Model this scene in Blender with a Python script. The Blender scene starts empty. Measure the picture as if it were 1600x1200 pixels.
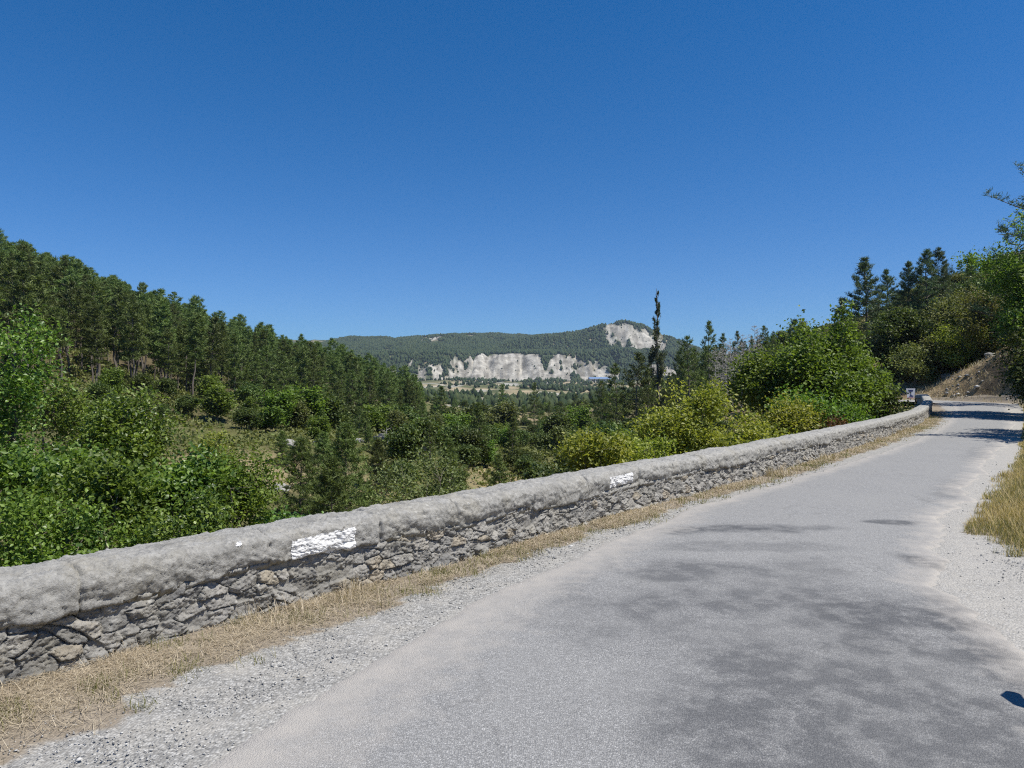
import bpy, math, random
import numpy as np
R = math.radians
rng = np.random.default_rng(11)
random.seed(11)
sc = bpy.context.scene
COL = sc.collection
EYE = 1.75           # camera height above the road, metres
FPX = 1111.0         # focal length in pixels of the 1600 px wide photograph

# ------------------------------------------------------------------ helpers
def smooth(a, b, x):
    t = np.clip((np.asarray(x, float) - a) / (b - a), 0, 1)
    return t * t * (3 - 2 * t)

def _hash(ix, iy, iz, seed):
    h = (ix.astype(np.int64) * 374761393 + iy.astype(np.int64) * 668265263 + iz.astype(np.int64) * 2147483647 + seed * 974634777) & 0xffffffff
    h = ((h ^ (h >> 13)) * 1274126177) & 0xffffffff
    h = ((h ^ (h >> 16)) * 2246822519) & 0xffffffff
    return ((h ^ (h >> 15)) & 0xffffff) / float(0xffffff)

def vnoise(x, y, z=None, seed=0):
    x = np.asarray(x, float); y = np.asarray(y, float)
    z = np.zeros_like(x) if z is None else np.asarray(z, float)
    x, y, z = np.broadcast_arrays(x, y, z)
    fx, fy, fz = np.floor(x), np.floor(y), np.floor(z)
    u, v, w = x - fx, y - fy, z - fz
    u = u * u * (3 - 2 * u); v = v * v * (3 - 2 * v); w = w * w * (3 - 2 * w)
    r = 0
    for i in (0, 1):
        for j in (0, 1):
            for k in (0, 1):
                r = r + (u if i else 1 - u) * (v if j else 1 - v) * (w if k else 1 - w) * _hash(fx + i, fy + j, fz + k, seed)
    return r * 2 - 1

def fbm(x, y, z=None, seed=0, oct=4, gain=.5):
    x = np.asarray(x, float); y = np.asarray(y, float)
    s, a, f = 0, 1, 1
    for o in range(oct):
        s = s + a * vnoise(x * f, y * f, None if z is None else np.asarray(z) * f, seed + o * 17)
        a *= gain; f *= 2.03
    return s

def spline(pts, step):
    p = np.array(pts, float)
    q = np.vstack([2 * p[0] - p[1], p, 2 * p[-1] - p[-2]])
    out = []
    for i in range(1, len(q) - 2):
        a, b, c, d = q[i - 1], q[i], q[i + 1], q[i + 2]
        t0, t1 = 0, np.linalg.norm(b - a) ** .5
        t2 = t1 + np.linalg.norm(c - b) ** .5; t3 = t2 + np.linalg.norm(d - c) ** .5
        for t in np.linspace(t1, t2, 24, endpoint=False):
            A1 = (t1 - t) / t1 * a + t / t1 * b
            A2 = (t2 - t) / (t2 - t1) * b + (t - t1) / (t2 - t1) * c
            A3 = (t3 - t) / (t3 - t2) * c + (t - t2) / (t3 - t2) * d
            B1 = (t2 - t) / t2 * A1 + t / t2 * A2
            B2 = (t3 - t) / (t3 - t1) * A2 + (t - t1) / (t3 - t1) * A3
            out.append((t2 - t) / (t2 - t1) * B1 + (t - t1) / (t2 - t1) * B2)
    out.append(p[-1]); out = np.array(out)
    s = np.concatenate([[0], np.cumsum(np.linalg.norm(np.diff(out, axis=0), axis=1))])
    if np.isscalar(step):
        n = max(2, int(s[-1] / step)); ss = np.linspace(0, s[-1], n)
    else:
        ss = step(s[-1], out, s)
    return np.stack([np.interp(ss, s, out[:, k]) for k in range(out.shape[1])], 1), ss

def mesh_np(name, V, Fc, mat, smooth_shade=False, attrs=None):
    V = np.asarray(V, np.float32); Fc = np.asarray(Fc, np.int32); n = Fc.shape[1]
    me = bpy.data.meshes.new(name)
    me.vertices.add(len(V)); me.vertices.foreach_set('co', V.ravel())
    me.loops.add(Fc.size); me.loops.foreach_set('vertex_index', Fc.ravel())
    me.polygons.add(len(Fc)); me.polygons.foreach_set('loop_start', np.arange(0, Fc.size, n, dtype=np.int32))
    me.update(calc_edges=True)
    me.materials.append(mat)
    if smooth_shade: me.polygons.foreach_set('use_smooth', np.ones(len(Fc), bool))
    for k, (dom, val) in (attrs or {}).items():
        val = np.asarray(val, np.float32)
        if val.ndim == 2:
            a = me.attributes.new(k, 'FLOAT_COLOR', dom)
            c = np.ones((len(val), 4), np.float32); c[:, :3] = val[:, :3]
            a.data.foreach_set('color', c.ravel())
        else:
            a = me.attributes.new(k, 'FLOAT', dom); a.data.foreach_set('value', val)
    return me

def link(name, me, parent=None):
    o = bpy.data.objects.new(name, me); COL.objects.link(o)
    if parent is not None: o.parent = parent
    return o

def tag(o, label=None, cat=None, group=None, kind=None):
    if label: o['label'] = label
    if cat: o['category'] = cat
    if group: o['group'] = group
    if kind: o['kind'] = kind
    return o

def root(name, loc, label, cat, group=None, rz=0, scale=1):
    o = bpy.data.objects.new(name, None); COL.objects.link(o)
    o.location = loc; o.rotation_euler = (0, 0, rz); o.scale = (scale,) * 3 if np.isscalar(scale) else scale
    o.empty_display_size = .2
    return tag(o, label, cat, group)

def tube(path, rad, sides=6):
    """swept tube along a polyline -> verts, quads (open ends closed to a point by tiny radius)"""
    P = np.asarray(path, float); n = len(P); rad = np.broadcast_to(np.asarray(rad, float), (n,))
    T = np.gradient(P, axis=0); T /= np.linalg.norm(T, axis=1, keepdims=True) + 1e-9
    ref = np.where(np.abs(T[:, 2:3]) > .9, np.array([[1., 0, 0]]), np.array([[0, 0, 1.]]))
    A = np.cross(T, ref); A /= np.linalg.norm(A, axis=1, keepdims=True) + 1e-9
    B = np.cross(T, A)
    th = np.linspace(0, 2 * np.pi, sides, endpoint=False)
    V = P[:, None] + rad[:, None, None] * (np.cos(th)[None, :, None] * A[:, None] + np.sin(th)[None, :, None] * B[:, None])
    V = V.reshape(-1, 3)
    i = np.arange(n - 1)[:, None] * sides; j = np.arange(sides)[None]; j2 = (j + 1) % sides
    Q = np.stack([i + j, i + j2, i + sides + j2, i + sides + j], -1).reshape(-1, 4)
    return V, Q

class Acc:
    def __init__(s): s.V = []; s.F = []; s.n = 0; s.A = []
    def add(s, V, Fc, a=None):
        V = np.asarray(V, float); s.V.append(V); s.F.append(np.asarray(Fc) + s.n); s.n += len(V)
        if a is not None: s.A.append(np.broadcast_to(np.asarray(a, float), (len(V),)))
    def mesh(s, name, mat, sm=False, attr='tint'):
        at_ = {attr: ('POINT', np.concatenate(s.A))} if s.A else None
        return mesh_np(name, np.concatenate(s.V), np.concatenate(s.F), mat, sm, at_)

# ------------------------------------------------------------------ materials
def new_mat(name):
    m = bpy.data.materials.new(name); m.use_nodes = True
    nt = m.node_tree; nt.nodes.clear()
    out = nt.nodes.new('ShaderNodeOutputMaterial')
    return m, nt, out
def N(nt, t, **kw):
    n = nt.nodes.new(t)
    for k, v in kw.items(): setattr(n, k, v)
    return n
def lk(nt, a, b): nt.links.new(a, b)
def mixc(nt, fac, a, b, mode='MIX'):
    n = N(nt, 'ShaderNodeMix', data_type='RGBA', blend_type=mode)
    for sock, v in ((n.inputs[0], fac), (n.inputs[6], a), (n.inputs[7], b)):
        if hasattr(v, 'is_output') or isinstance(v, bpy.types.NodeSocket): lk(nt, v, sock)
        elif isinstance(v, (tuple, list)): sock.default_value = (*v[:3], 1)
        else: sock.default_value = v
    return n.outputs[2]
def math_(nt, op, a, b=None, clamp=False):
    n = N(nt, 'ShaderNodeMath', operation=op, use_clamp=clamp)
    for s, v in zip(n.inputs, (a, b)):
        if v is None: continue
        if isinstance(v, bpy.types.NodeSocket): lk(nt, v, s)
        else: s.default_value = v
    return n.outputs[0]
def ramp(nt, v, stops):
    n = N(nt, 'ShaderNodeValToRGB'); cr = n.color_ramp
    while len(cr.elements) < len(stops): cr.elements.new(.5)
    for e, (p, c) in zip(cr.elements, stops):
        e.position = p; e.color = (*c, 1) if isinstance(c, tuple) else (c, c, c, 1)
    lk(nt, v, n.inputs[0]); return n.outputs[0]
def noise(nt, co, scale, detail=4, rough=.55, dist=0):
    n = N(nt, 'ShaderNodeTexNoise'); n.inputs['Scale'].default_value = scale
    n.inputs['Detail'].default_value = detail; n.inputs['Roughness'].default_value = rough; n.inputs['Distortion'].default_value = dist
    lk(nt, co, n.inputs['Vector']); return n.outputs[0]
def voro(nt, co, scale, feature='F1', out=0):
    n = N(nt, 'ShaderNodeTexVoronoi', feature=feature); n.inputs['Scale'].default_value = scale
    lk(nt, co, n.inputs['Vector']); return n.outputs[out]
def attr(nt, name, out='Fac'):
    n = N(nt, 'ShaderNodeAttribute'); n.attribute_name = name; return n.outputs[out]
def objco(nt): return N(nt, 'ShaderNodeTexCoord').outputs['Object']
def bump(nt, h, dist, strength=1.0):
    n = N(nt, 'ShaderNodeBump'); n.inputs['Distance'].default_value = dist; n.inputs['Strength'].default_value = strength
    lk(nt, h, n.inputs['Height']); return n.outputs[0]
def princ(nt, out, col, rough=.85, spec=.2, normal=None):
    p = N(nt, 'ShaderNodeBsdfPrincipled')
    if isinstance(col, bpy.types.NodeSocket): lk(nt, col, p.inputs['Base Color'])
    else: p.inputs['Base Color'].default_value = (*col, 1)
    p.inputs['Roughness'].default_value = rough; p.inputs['Specular IOR Level'].default_value = spec
    if normal is not None: lk(nt, normal, p.inputs['Normal'])
    lk(nt, p.outputs[0], out.inputs[0]); return p
def plain(name, col, rough=.7, spec=.3):
    m, nt, out = new_mat(name)
    co = objco(nt); n = noise(nt, co, 9, 5)
    princ(nt, out, mixc(nt, n, tuple(c * .75 for c in col), tuple(min(1, c * 1.2) for c in col)), rough, spec)
    return m

def leaf_mat(name, dark, light, transl=.35, rough=.5, spec=.35, rnd=.25):
    """leaf colour runs from dark to light by a random number kept on each leaf"""
    m, nt, out = new_mat(name)
    t = attr(nt, 'tint')
    c = mixc(nt, t, dark, light)
    oi = N(nt, 'ShaderNodeObjectInfo').outputs['Random']
    hs = N(nt, 'ShaderNodeHueSaturation')
    lk(nt, math_(nt, 'ADD', math_(nt, 'MULTIPLY', oi, .035), .474), hs.inputs['Hue'])
    lk(nt, math_(nt, 'ADD', math_(nt, 'MULTIPLY', oi, rnd * 2), 1 - rnd), hs.inputs['Value'])
    lk(nt, c, hs.inputs['Color'])
    p = N(nt, 'ShaderNodeBsdfPrincipled'); lk(nt, hs.outputs[0], p.inputs['Base Color'])
    p.inputs['Roughness'].default_value = rough; p.inputs['Specular IOR Level'].default_value = spec
    tr = N(nt, 'ShaderNodeBsdfTranslucent')
    lk(nt, mixc(nt, 1.0, hs.outputs[0], (1.25, 1.3, .6), 'MULTIPLY'), tr.inputs['Color'])
    mx = N(nt, 'ShaderNodeMixShader'); mx.inputs[0].default_value = transl
    lk(nt, p.outputs[0], mx.inputs[1]); lk(nt, tr.outputs[0], mx.inputs[2]); lk(nt, mx.outputs[0], out.inputs[0])
    return m

def bark_mat(name, a, b):
    m, nt, out = new_mat(name); co = objco(nt)
    mp = N(nt, 'ShaderNodeMapping'); mp.inputs['Scale'].default_value = (6, 6, 1.5); lk(nt, co, mp.inputs[0])
    n = noise(nt, mp.outputs[0], 3, 6, .65)
    princ(nt, out, mixc(nt, n, a, b), .9, .1, bump(nt, n, .02)); return m

M = {}
M['maple'] = leaf_mat('maple_leaf', (.052, .115, .022), (.24, .375, .07), .4, .42, .5, .12)
M['hazel'] = leaf_mat('hazel_leaf', (0.134, 0.179, 0.028), (0.381, 0.403, 0.078), .42, .5, .4, .12)
M['oak'] = leaf_mat('oak_leaf', (.062, .118, .022), (.21, .32, .055), .4, .5, .35, .12)
M['dark_oak'] = leaf_mat('dark_oak_leaf', (0.039, 0.072, 0.019), (0.137, 0.182, 0.046), .3, .5, .3, .25)
M['scrub'] = leaf_mat('scrub_leaf', (0.091, 0.111, 0.036), (0.234, 0.247, 0.085), .3, .6, .25, .25)
M['silver'] = leaf_mat('silver_leaf', (.09, .115, .042), (.23, .26, .10), .35, .55, .3, .15)
M['poplar'] = leaf_mat('poplar_leaf', (0.052, 0.078, 0.033), (0.130, 0.163, 0.065), .3, .5, .3, .1)
M['needle'] = leaf_mat('pine_needle', (0.048, 0.079, 0.023), (0.198, 0.262, 0.072), .22, .55, .25, .38)
M['needle_near'] = leaf_mat('pine_needle_blue', (0.042, 0.077, 0.035), (0.156, 0.210, 0.089), .2, .5, .3, .2)
M['rust'] = leaf_mat('rust_leaf', (.09, .04, .02), (.19, .09, .035), .2, .7, .2, .1)
M['bark'] = bark_mat('pine_bark', (.07, .06, .05), (.24, .21, .18))
M['bark_brown'] = bark_mat('brown_bark', (.08, .068, .055), (.24, .21, .17))
M['dead'] = bark_mat('dead_wood', (.30, .28, .26), (.52, .49, .46))
M['straw'] = leaf_mat('straw', (.23, .185, .115), (.70, .63, .46), .2, .7, .2, .05)
M['golden'] = leaf_mat('golden_straw', (.26, .20, .09), (.62, .50, .26), .25, .7, .2, .05)
M['grass'] = leaf_mat('green_grass', (.09, .11, .03), (.26, .25, .10), .3, .6, .25, .05)

# ------------------------------------------------------------------ road geometry (world metres, camera foot at 0,0)
W_PTS = [(-28, -28), (-12.5, -8.2), (-6.0, .15), (-2.94, 4.09), (-1.94, 5.37), (-.68, 6.8), (.175, 7.9), (1.94, 10.1), (3.56, 12.05), (4.92, 13.7),
         (10.1, 20.4), (13.9, 25.5), (18.5, 32.0), (23.9, 40.5), (27.0, 46.0), (29.2, 50.0), (29.62, 51.4)]
L_PTS = [(-22, -25), (-8.5, -7.5), (-3.6, -1.2), (-1.5, 3.1), (-.55, 5.05), (-.2, 5.7), (.31, 6.6), (1.52, 8.42), (2.77, 10.24), (4.32, 12.0), (6.08, 14.1),
         (10.9, 19.9), (17.7, 29.2), (24.6, 39.5), (27.9, 45.0), (30.4, 49.5), (31.3, 53.2), (30.3, 56), (28, 58.2), (24.5, 60)]
R_PTS = [(-16, -24), (-4, -7), (1.6, 0.5), (3.0, 3.6), (3.55, 5.3), (3.95, 6.35), (5.08, 8.2), (6.28, 9.96), (10.9, 16.2), (17.1, 24.3), (24.5, 34.8), (30.2, 43.2),
         (33.6, 48.6), (34.6, 52.8), (33.2, 57), (30, 60.2), (26.5, 62.6)]
def zroad(y): return .4 * smooth(28, 52, y)

Wp, Ws = spline(W_PTS, .25)
NL = 420
def resample(pts, n):
    P, s = spline(pts, .1); t = np.linspace(0, s[-1], n)
    return np.stack([np.interp(t, s, P[:, 0]), np.interp(t, s, P[:, 1])], 1)
# pair the two edges: for each left point the right point nearest across
Lp = resample(L_PTS, NL); Rp_ = resample(R_PTS, NL * 3)
idx = np.array([np.argmin(((Rp_ - l) ** 2).sum(1)) for l in Lp]); idx = np.maximum.accumulate(idx)
k = np.ones(31) / 31
idxs = np.convolve(np.pad(idx.astype(float), 15, 'edge'), k, 'valid')
Rp = np.stack([np.interp(idxs, np.arange(len(Rp_)), Rp_[:, c]) for c in (0, 1)], 1)
Cp = (Lp + Rp) / 2
Ct = np.gradient(Cp, axis=0); Ct /= np.linalg.norm(Ct, axis=1, keepdims=True)
Cn = np.stack([Ct[:, 1], -Ct[:, 0]], 1)        # to the right of travel
half = np.linalg.norm(Rp - Lp, axis=1) / 2
# lateral position of the wall's road face from the centreline
Wd = np.array([np.min(np.linalg.norm(Wp - c, axis=1)) for c in Cp])

def road_frame(x, y, chunk=20000):
    """signed distance from the road centreline (right positive) and index along it"""
    P = np.stack([x, y], 1); q = np.empty(len(P)); ii = np.empty(len(P), int)
    for a in range(0, len(P), chunk):
        p = P[a:a + chunk]
        d2 = (p[:, :1] - Cp[None, :, 0]) ** 2 + (p[:, 1:] - Cp[None, :, 1]) ** 2
        i = d2.argmin(1); ii[a:a + chunk] = i
        v = p - Cp[i]; sgn = np.sign((v * Cn[i]).sum(1)); q[a:a + chunk] = np.sqrt(d2[np.arange(len(i)), i]) * np.where(sgn == 0, 1, sgn)
    return q, ii

# ------------------------------------------------------------------ terrain heights
CTRL = np.array([
 # wooded hillside on the left
 (-50, 80, 1.5), (-38, 107, -2.5), (-86, 120, 15.5), (-58, 130, 6), (-32, 150, -3), (-120, 60, 27), (-160, 120, 36), (-120, 200, 20), (-60, 250, 3), (-30, 300, -9),
 (-40, 40, -1), (-70, 30, 5), (-25, 60, -2.4), (-14.5, 46, -2.2), (-9, 64, -3.6), (-18, 36, -3.0), (-45, 10, -1), (-60, -40, 3), (-110, -40, 18), (-170, 20, 40), (-200, 300, 25), (-90, 80, 17.5), (-70, 100, 9), (-100, 150, 19),
 (-80, 170, 12), (-55, 190, 1), (-72, 60, 8.5), (-240, 100, 50),
 # floor of the valley
 (-9.5, 31, -4.0), (-12, 57, -3.0), (-6, 100, -9.0), (-3, 150, -13), (0, 220, -14), (0, 300, -14), (-14, 15, -5.5), (-25, -20, -6), (-14, 80, -4.6), (5, 50, -8), (0, 450, -13), (0, 640, -11),
 (120, 450, -8), (-150, 450, 0), (160, 640, -8), (-200, 640, 0), (400, 500, 10), (-400, 500, 30),
 # slope just below the wall
 (-6.3, 6, -3.0), (-3.2, 10, -3), (1, 16, -3.2), (7, 23.5, -3.2), (13.5, 33, -3.4), (20, 44, -3.2), (25, 53, -1.6), (-9, 9, -4.6), (-3, 20, -6), (6, 32, -6), (13, 44, -6), (-12, 2, -3.4), (-17, 6, -5),
 # spur and hill on the right
 (20, 60, -3.5), (10, 100, -9), (25, 100, -3), (40, 90, 5.5), (60, 100, 13), (45, 75, 5), (38, 68, 2.4), (31, 70, 1.2), (30, 130, -3), (60, 150, 12), (100, 120, 25), (20, 200, -10), (60, 220, 5), (120, 220, 25), (15, 75, -5),
 (70, 60, 13), (48, 46, 7.5), (80, 30, 18), (30, 0, 9), (60, 0, 20), (36, -40, 10), (41, 52, 4.2), (39, 60, 2.6), (33, 36, 3.6), (27, 28, 3.0), (21, 20, 2.2), (15, 11, 1.0), (9, 7, .18), (12, 16, .5), (7, 4, .1), (8, 0, .15),
 (40, 40, 7), (35, 30, 7), (28, 18, 5.5), (200, 60, 40), (250, 250, 45)], float)
def _rbf_fit():
    P = CTRL[:, :2]; n = len(P)
    K = np.linalg.norm(P[:, None] - P[None], axis=2) + np.eye(n) * -.6
    A = np.zeros((n + 3, n + 3)); A[:n, :n] = K; A[:n, n] = 1; A[:n, n + 1:] = P; A[n, :n] = 1; A[n + 1:, :n] = P.T
    return np.linalg.solve(A, np.concatenate([CTRL[:, 2], [0, 0, 0]]))
RBF = _rbf_fit()
def rbf(x, y):
    out = np.empty(len(x))
    for a in range(0, len(x), 20000):
        X, Y = x[a:a + 20000], y[a:a + 20000]
        D = np.sqrt((X[:, None] - CTRL[None, :, 0]) ** 2 + (Y[:, None] - CTRL[None, :, 1]) ** 2)
        out[a:a + 20000] = D @ RBF[:-3] + RBF[-3] + RBF[-2] * X + RBF[-1] * Y
    return out

RIDGE_X = [-2600, -1200, -580, -331, -228, -83, 83, 207, 290, 360, 500, 700, 1000, 2600]
RIDGE_H = [170, 150, 137, 139, 145, 154, 151, 160, 166, 150, 112, 84, 70, 90]
PEAK_X = [-260, -100, 0, 103, 171, 240, 300, 342, 393, 453, 520, 620, 800]
PEAK_H = [0, 70, 106, 122, 134, 146, 156, 150, 130, 98, 70, 40, 10]
def far_parts(x, y):
    warp = 26 * np.abs(fbm(x / 70., y / 300., seed=5, oct=3)) + 60 * vnoise(x / 210., x * 0, seed=9) + 9 * np.abs(vnoise(x / 19., y / 90., seed=31))
    u = (y + warp - 1440) / 860.
    ridge = np.interp(x, RIDGE_X, RIDGE_H) + 5 * fbm(x / 90., y / 120., seed=2)
    g = np.interp(u, [-.3, 0, .03, .14, .2, .32, .55, .8, 1.0, 1.4, 2.5], [0, 0, .02, .36, .42, .46, .62, .84, 1, .95, .5])
    cz = smooth(.0, .05, u) * (1 - smooth(.17, .26, u))
    gul = 1 - 2 * np.abs(fbm(x / 46. + .25 * vnoise(x / 60., y / 60., seed=52), y / 230., seed=51, oct=4, gain=.55))
    main = ridge * g - cz * (15 * np.clip(gul, 0, 1) - 3)
    u2 = (y + 20 * np.abs(fbm(x / 60., y / 200., seed=15, oct=3)) - 1500) / 400.
    g2 = np.interp(u2, [-.2, 0, .15, .4, .55, .66, .9, 1.0, 1.3, 2.2], [0, 0, .18, .36, .42, .52, .93, 1, .9, .2])
    pk = np.interp(x, PEAK_X, PEAK_H, left=0, right=0) * g2
    return main, pk, u, u2
def far_z(x, y):
    plainz = np.interp(y, [500, 640, 900, 1200, 1400, 1700], [-13, -11, -6, 0, 5, 8]) + 4.5 * fbm(x / 75., y / 110., seed=40)
    main, pk, u, u2 = far_parts(x, y)
    side = 60 * smooth(500, 1800, np.abs(x))
    return np.maximum(plainz + side * smooth(600, 1500, y), plainz + np.maximum(main, pk))

def ground_z(x, y, bench=True):
    x = np.asarray(x, float).ravel(); y = np.asarray(y, float).ravel()
    z = rbf(x, y) + .5 * fbm(x / 9., y / 9., seed=3) * smooth(4, 30, np.hypot(x - 3, y - 6)) + 1.3 * fbm(x / 40., y / 40., seed=4) * smooth(40, 120, np.hypot(x, y))
    far = smooth(420, 640, y)
    if far.max() > 0: z = np.where(far > 0, z * (1 - far) + far_z(x, y) * far, z)
    near = (y < 100) & (y > -60) & (np.abs(x) < 80)
    if near.any() and bench:
        q, i = road_frame(x[near], y[near]); zn = z[near]; zr = zroad(y[near])
        wl = np.maximum(Wd[i] + .35, half[i] + .4)
        wl = np.where(i > NL - 60, half[i] + .8, wl)
        wr = half[i] + .7
        t = np.where(q < 0, smooth(0, 2.4, -q - wl), smooth(0, 3.5, q - wr))
        yy = y[near]
        bk = 1.9 * smooth(.4, 5.5, q - half[i]) * smooth(22, 40, yy) * (1 - smooth(54, 62, yy)) * (1 + .25 * fbm(x[near] / 2.2, yy / 2.2, seed=21))
        z[near] = zr * (1 - t) + zn * t + np.where(q > 0, bk, 0)
    return z
def gz(x, y): return float(ground_z(np.array([x]), np.array([y]))[0])
def at(px, Y): return ((px - 800) / FPX * Y, Y)
def top_z(py, Y): return EYE + (600 - py) / FPX * Y

def grid_mesh(name, xs, ys, zf, mat, attrs_f=None, sm=True):
    X, Y = np.meshgrid(xs, ys); x = X.ravel(); y = Y.ravel(); z = zf(x, y)
    nx, ny = len(xs), len(ys)
    i = (np.arange(ny - 1)[:, None] * nx + np.arange(nx - 1)[None]).ravel()
    Q = np.stack([i, i + 1, i + nx + 1, i + nx], 1)
    return mesh_np(name, np.stack([x, y, z], 1), Q, mat, sm, attrs_f(x, y, z) if attrs_f else None)

def lerpc(a, b, t): return np.asarray(a)[None] * (1 - t[:, None]) + np.asarray(b)[None] * t[:, None]

def soil_mat(name, s1, s2, bd):
    m, nt, out = new_mat(name); co = objco(nt)
    n1 = noise(nt, co, s1, 6, .65); n2 = noise(nt, co, s2, 4, .6)
    c = attr(nt, 'col', 'Color')
    f = math_(nt, 'ADD', math_(nt, 'MULTIPLY', n1, 1.0), math_(nt, 'MULTIPLY', n2, .5))
    c2 = mixc(nt, 1.0, c, ramp(nt, f, [(.35, .45), (.75, 1.0), (1.05, 1.5)]), 'MULTIPLY')
    princ(nt, out, c2, .95, .08, bump(nt, f, bd)); return m
M['soil'] = soil_mat('valley_soil', 1.2, 6.0, .25)
M['far_soil'] = soil_mat('far_hill_soil', .06, .25, 3.0)

TAN, GREEN, LITTER, MARL, BROWN = (.30, .24, .14), (.115, .115, .045), (.085, .068, .042), (.40, .38, .33), (.24, .15, .10)
def ground_cols(x, y, z):
    n = fbm(x / 14., y / 14., seed=61); n2 = fbm(x / 45., y / 45., seed=62)
    c = lerpc(GREEN, TAN, smooth(-.5, .7, n + n2 * .5))
    hill = smooth(-22, -40, x) * smooth(-6, 0, z + 1.5 * n)
    c = c * (1 - hill[:, None] * .8) + np.array(LITTER)[None] * hill[:, None] * .8
    # bare clearing in the valley and white marl outcrops
    d = np.hypot((x - 2.2) / 7., (y - 152) / 16.); cl = 1 - smooth(.7, 1.1, d + .2 * n)
    c = c * (1 - cl[:, None]) + np.array(BROWN)[None] * cl[:, None]
    ma = smooth(.75, 1.0, fbm(x / 30., y / 60., seed=66) + .5 * n) * smooth(180, 320, y)
    c = c * (1 - ma[:, None]) + np.array(MARL)[None] * ma[:, None]
    # bank beside the road: dry earth
    bank = smooth(14, 22, x) * smooth(18, 30, y) * (1 - smooth(75, 95, y))
    eb = lerpc((.17, .125, .075), (.30, .225, .13), smooth(-.5, .6, fbm(x / 1.5, y / 1.5, seed=67)))
    c = c * (1 - bank[:, None]) + eb * bank[:, None]
    return {'col': ('POINT', c)}
def cat(*a): return np.unique(np.concatenate(a))
xs = cat(np.arange(-420, -150, 9.), np.arange(-150, -60, 2.), np.arange(-60, -14, .8), np.arange(-14, 45, .42), np.arange(45, 80, 1.), np.arange(80, 160, 3.), np.arange(160, 430, 9.))
ys = cat(np.arange(-70, -10, 2.), np.arange(-10, 70, .42), np.arange(70, 130, .9), np.arange(130, 300, 2.2), np.arange(300, 645, 7.))
def ground_sheet_z(x, y):
    z = ground_z(x, y)
    near = (y < 100) & (y > -60) & (np.abs(x) < 80)
    q, i = road_frame(x[near], y[near])
    inside = (1 - smooth(.0, .6, q - half[i] - 1.5)) * (1 - smooth(-.1, .25, -q - np.maximum(Wd[i] + .2, half[i] + .2)))
    z[near] -= .35 * inside
    return z
tag(link('ground', grid_mesh('ground', xs, ys, ground_sheet_z, M['soil'], ground_cols)), kind='structure')

def rock_mask(x, y):
    main, pk, u, u2 = far_parts(x, y)
    n = .6 * fbm(x / 55., y / 55., seed=70) + .8 * fbm(x / 20., y / 90., seed=73, oct=4, gain=.6); nb = fbm(x / 130., y / 200., seed=72, oct=2)
    cl = smooth(0.0, .03, u) * (1 - smooth(.15, .21, u + .075 * n + np.interp(x, [-300, -170, -110, -60, 50, 72, 100, 150, 230], [.06, .09, .05, -.04, -.04, .08, -.03, .03, .08])))
    win = np.interp(x, [-420, -330, -120, -60, 40, 75, 110, 170, 230, 270, 420], [.05, .5, .62, 1.2, 1.1, .32, .9, .68, .25, .5, .25])
    dg = np.maximum(1 - 2.2 * np.abs(fbm((x + 300 * u) / 48., u * 0, seed=201, oct=3)), 1 - 2.2 * np.abs(fbm((x - 260 * u) / 48., u * 0, seed=203, oct=3)))
    r1 = cl * smooth(.0, .22, win + .5 * n + .35 * nb - .25 - .42 * np.clip(dg, 0, 1) * smooth(.05, .2, u))
    pk_on = (pk > main)
    r2 = pk_on * smooth(.48, .58, u2 + .05 * n) * (1 - smooth(.84, .95, u2 + .12 * n)) * (1 - smooth(42, 70, np.abs(x - 318) + 34 * n)) * smooth(-.75, -.3, fbm(x / 60., u2 * 14, seed=205, oct=3))
    r3 = pk_on * smooth(.02, .08, u2) * (1 - smooth(.22, .36, u2 + .1 * n)) * smooth(.15, .4, n + .15)
    r4 = smooth(.72, .8, u + .03 * n) * (1 - smooth(.86, .93, u)) * (1 - smooth(26, 44, np.abs(x + 232) + 10 * n))
    return np.clip(np.maximum.reduce([r1, r2, r3, r4]), 0, 1)
def far_cols(x, y, z):
    n = fbm(x / 35., y / 35., seed=75); main, pk, u, u2 = far_parts(x, y)
    c = lerpc((.10, .11, .05), (.33, .27, .17), smooth(-.5, .5, n))
    forest = smooth(-.02, .06, np.maximum(u, np.where(pk > 3, u2, -1)))
    f = lerpc((.05, .065, .03), (.21, .18, .11), smooth(-.1, .8, n))
    c = c * (1 - forest[:, None]) + f * forest[:, None]
    pale = .75 * smooth(.5, .85, fbm(x / 40., y / 90., seed=76) + .2) * (1 - forest)
    c = c * (1 - pale[:, None]) + np.array(MARL)[None] * pale[:, None]
    r = rock_mask(x, y)
    rc = lerpc((.19, .175, .145), (.40, .375, .32), smooth(-.6, .5, .6 * fbm(x / 12., y / 25., z / 6., seed=77) + .7 * fbm(x / 6.5, y / 70., seed=78, oct=3)))
    c = c * (1 - r[:, None]) + rc * r[:, None]
    return {'col': ('POINT', c)}
xs = cat(np.arange(-2600, -700, 60.), np.arange(-700, -460, 10.), np.arange(-460, 560, 3.4), np.arange(560, 760, 12.), np.arange(760, 2700, 60.))
ys = cat(np.arange(632, 1300, 12.), np.arange(1300, 1720, 3.6), np.arange(1720, 2400, 9.), np.arange(2400, 3600, 40.))
tag(link('hills', grid_mesh('hills', xs, ys, lambda x, y: np.where(y < 636, far_z(x, y) - .4, far_z(x, y)), M['far_soil'], far_cols)), kind='structure')

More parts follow.
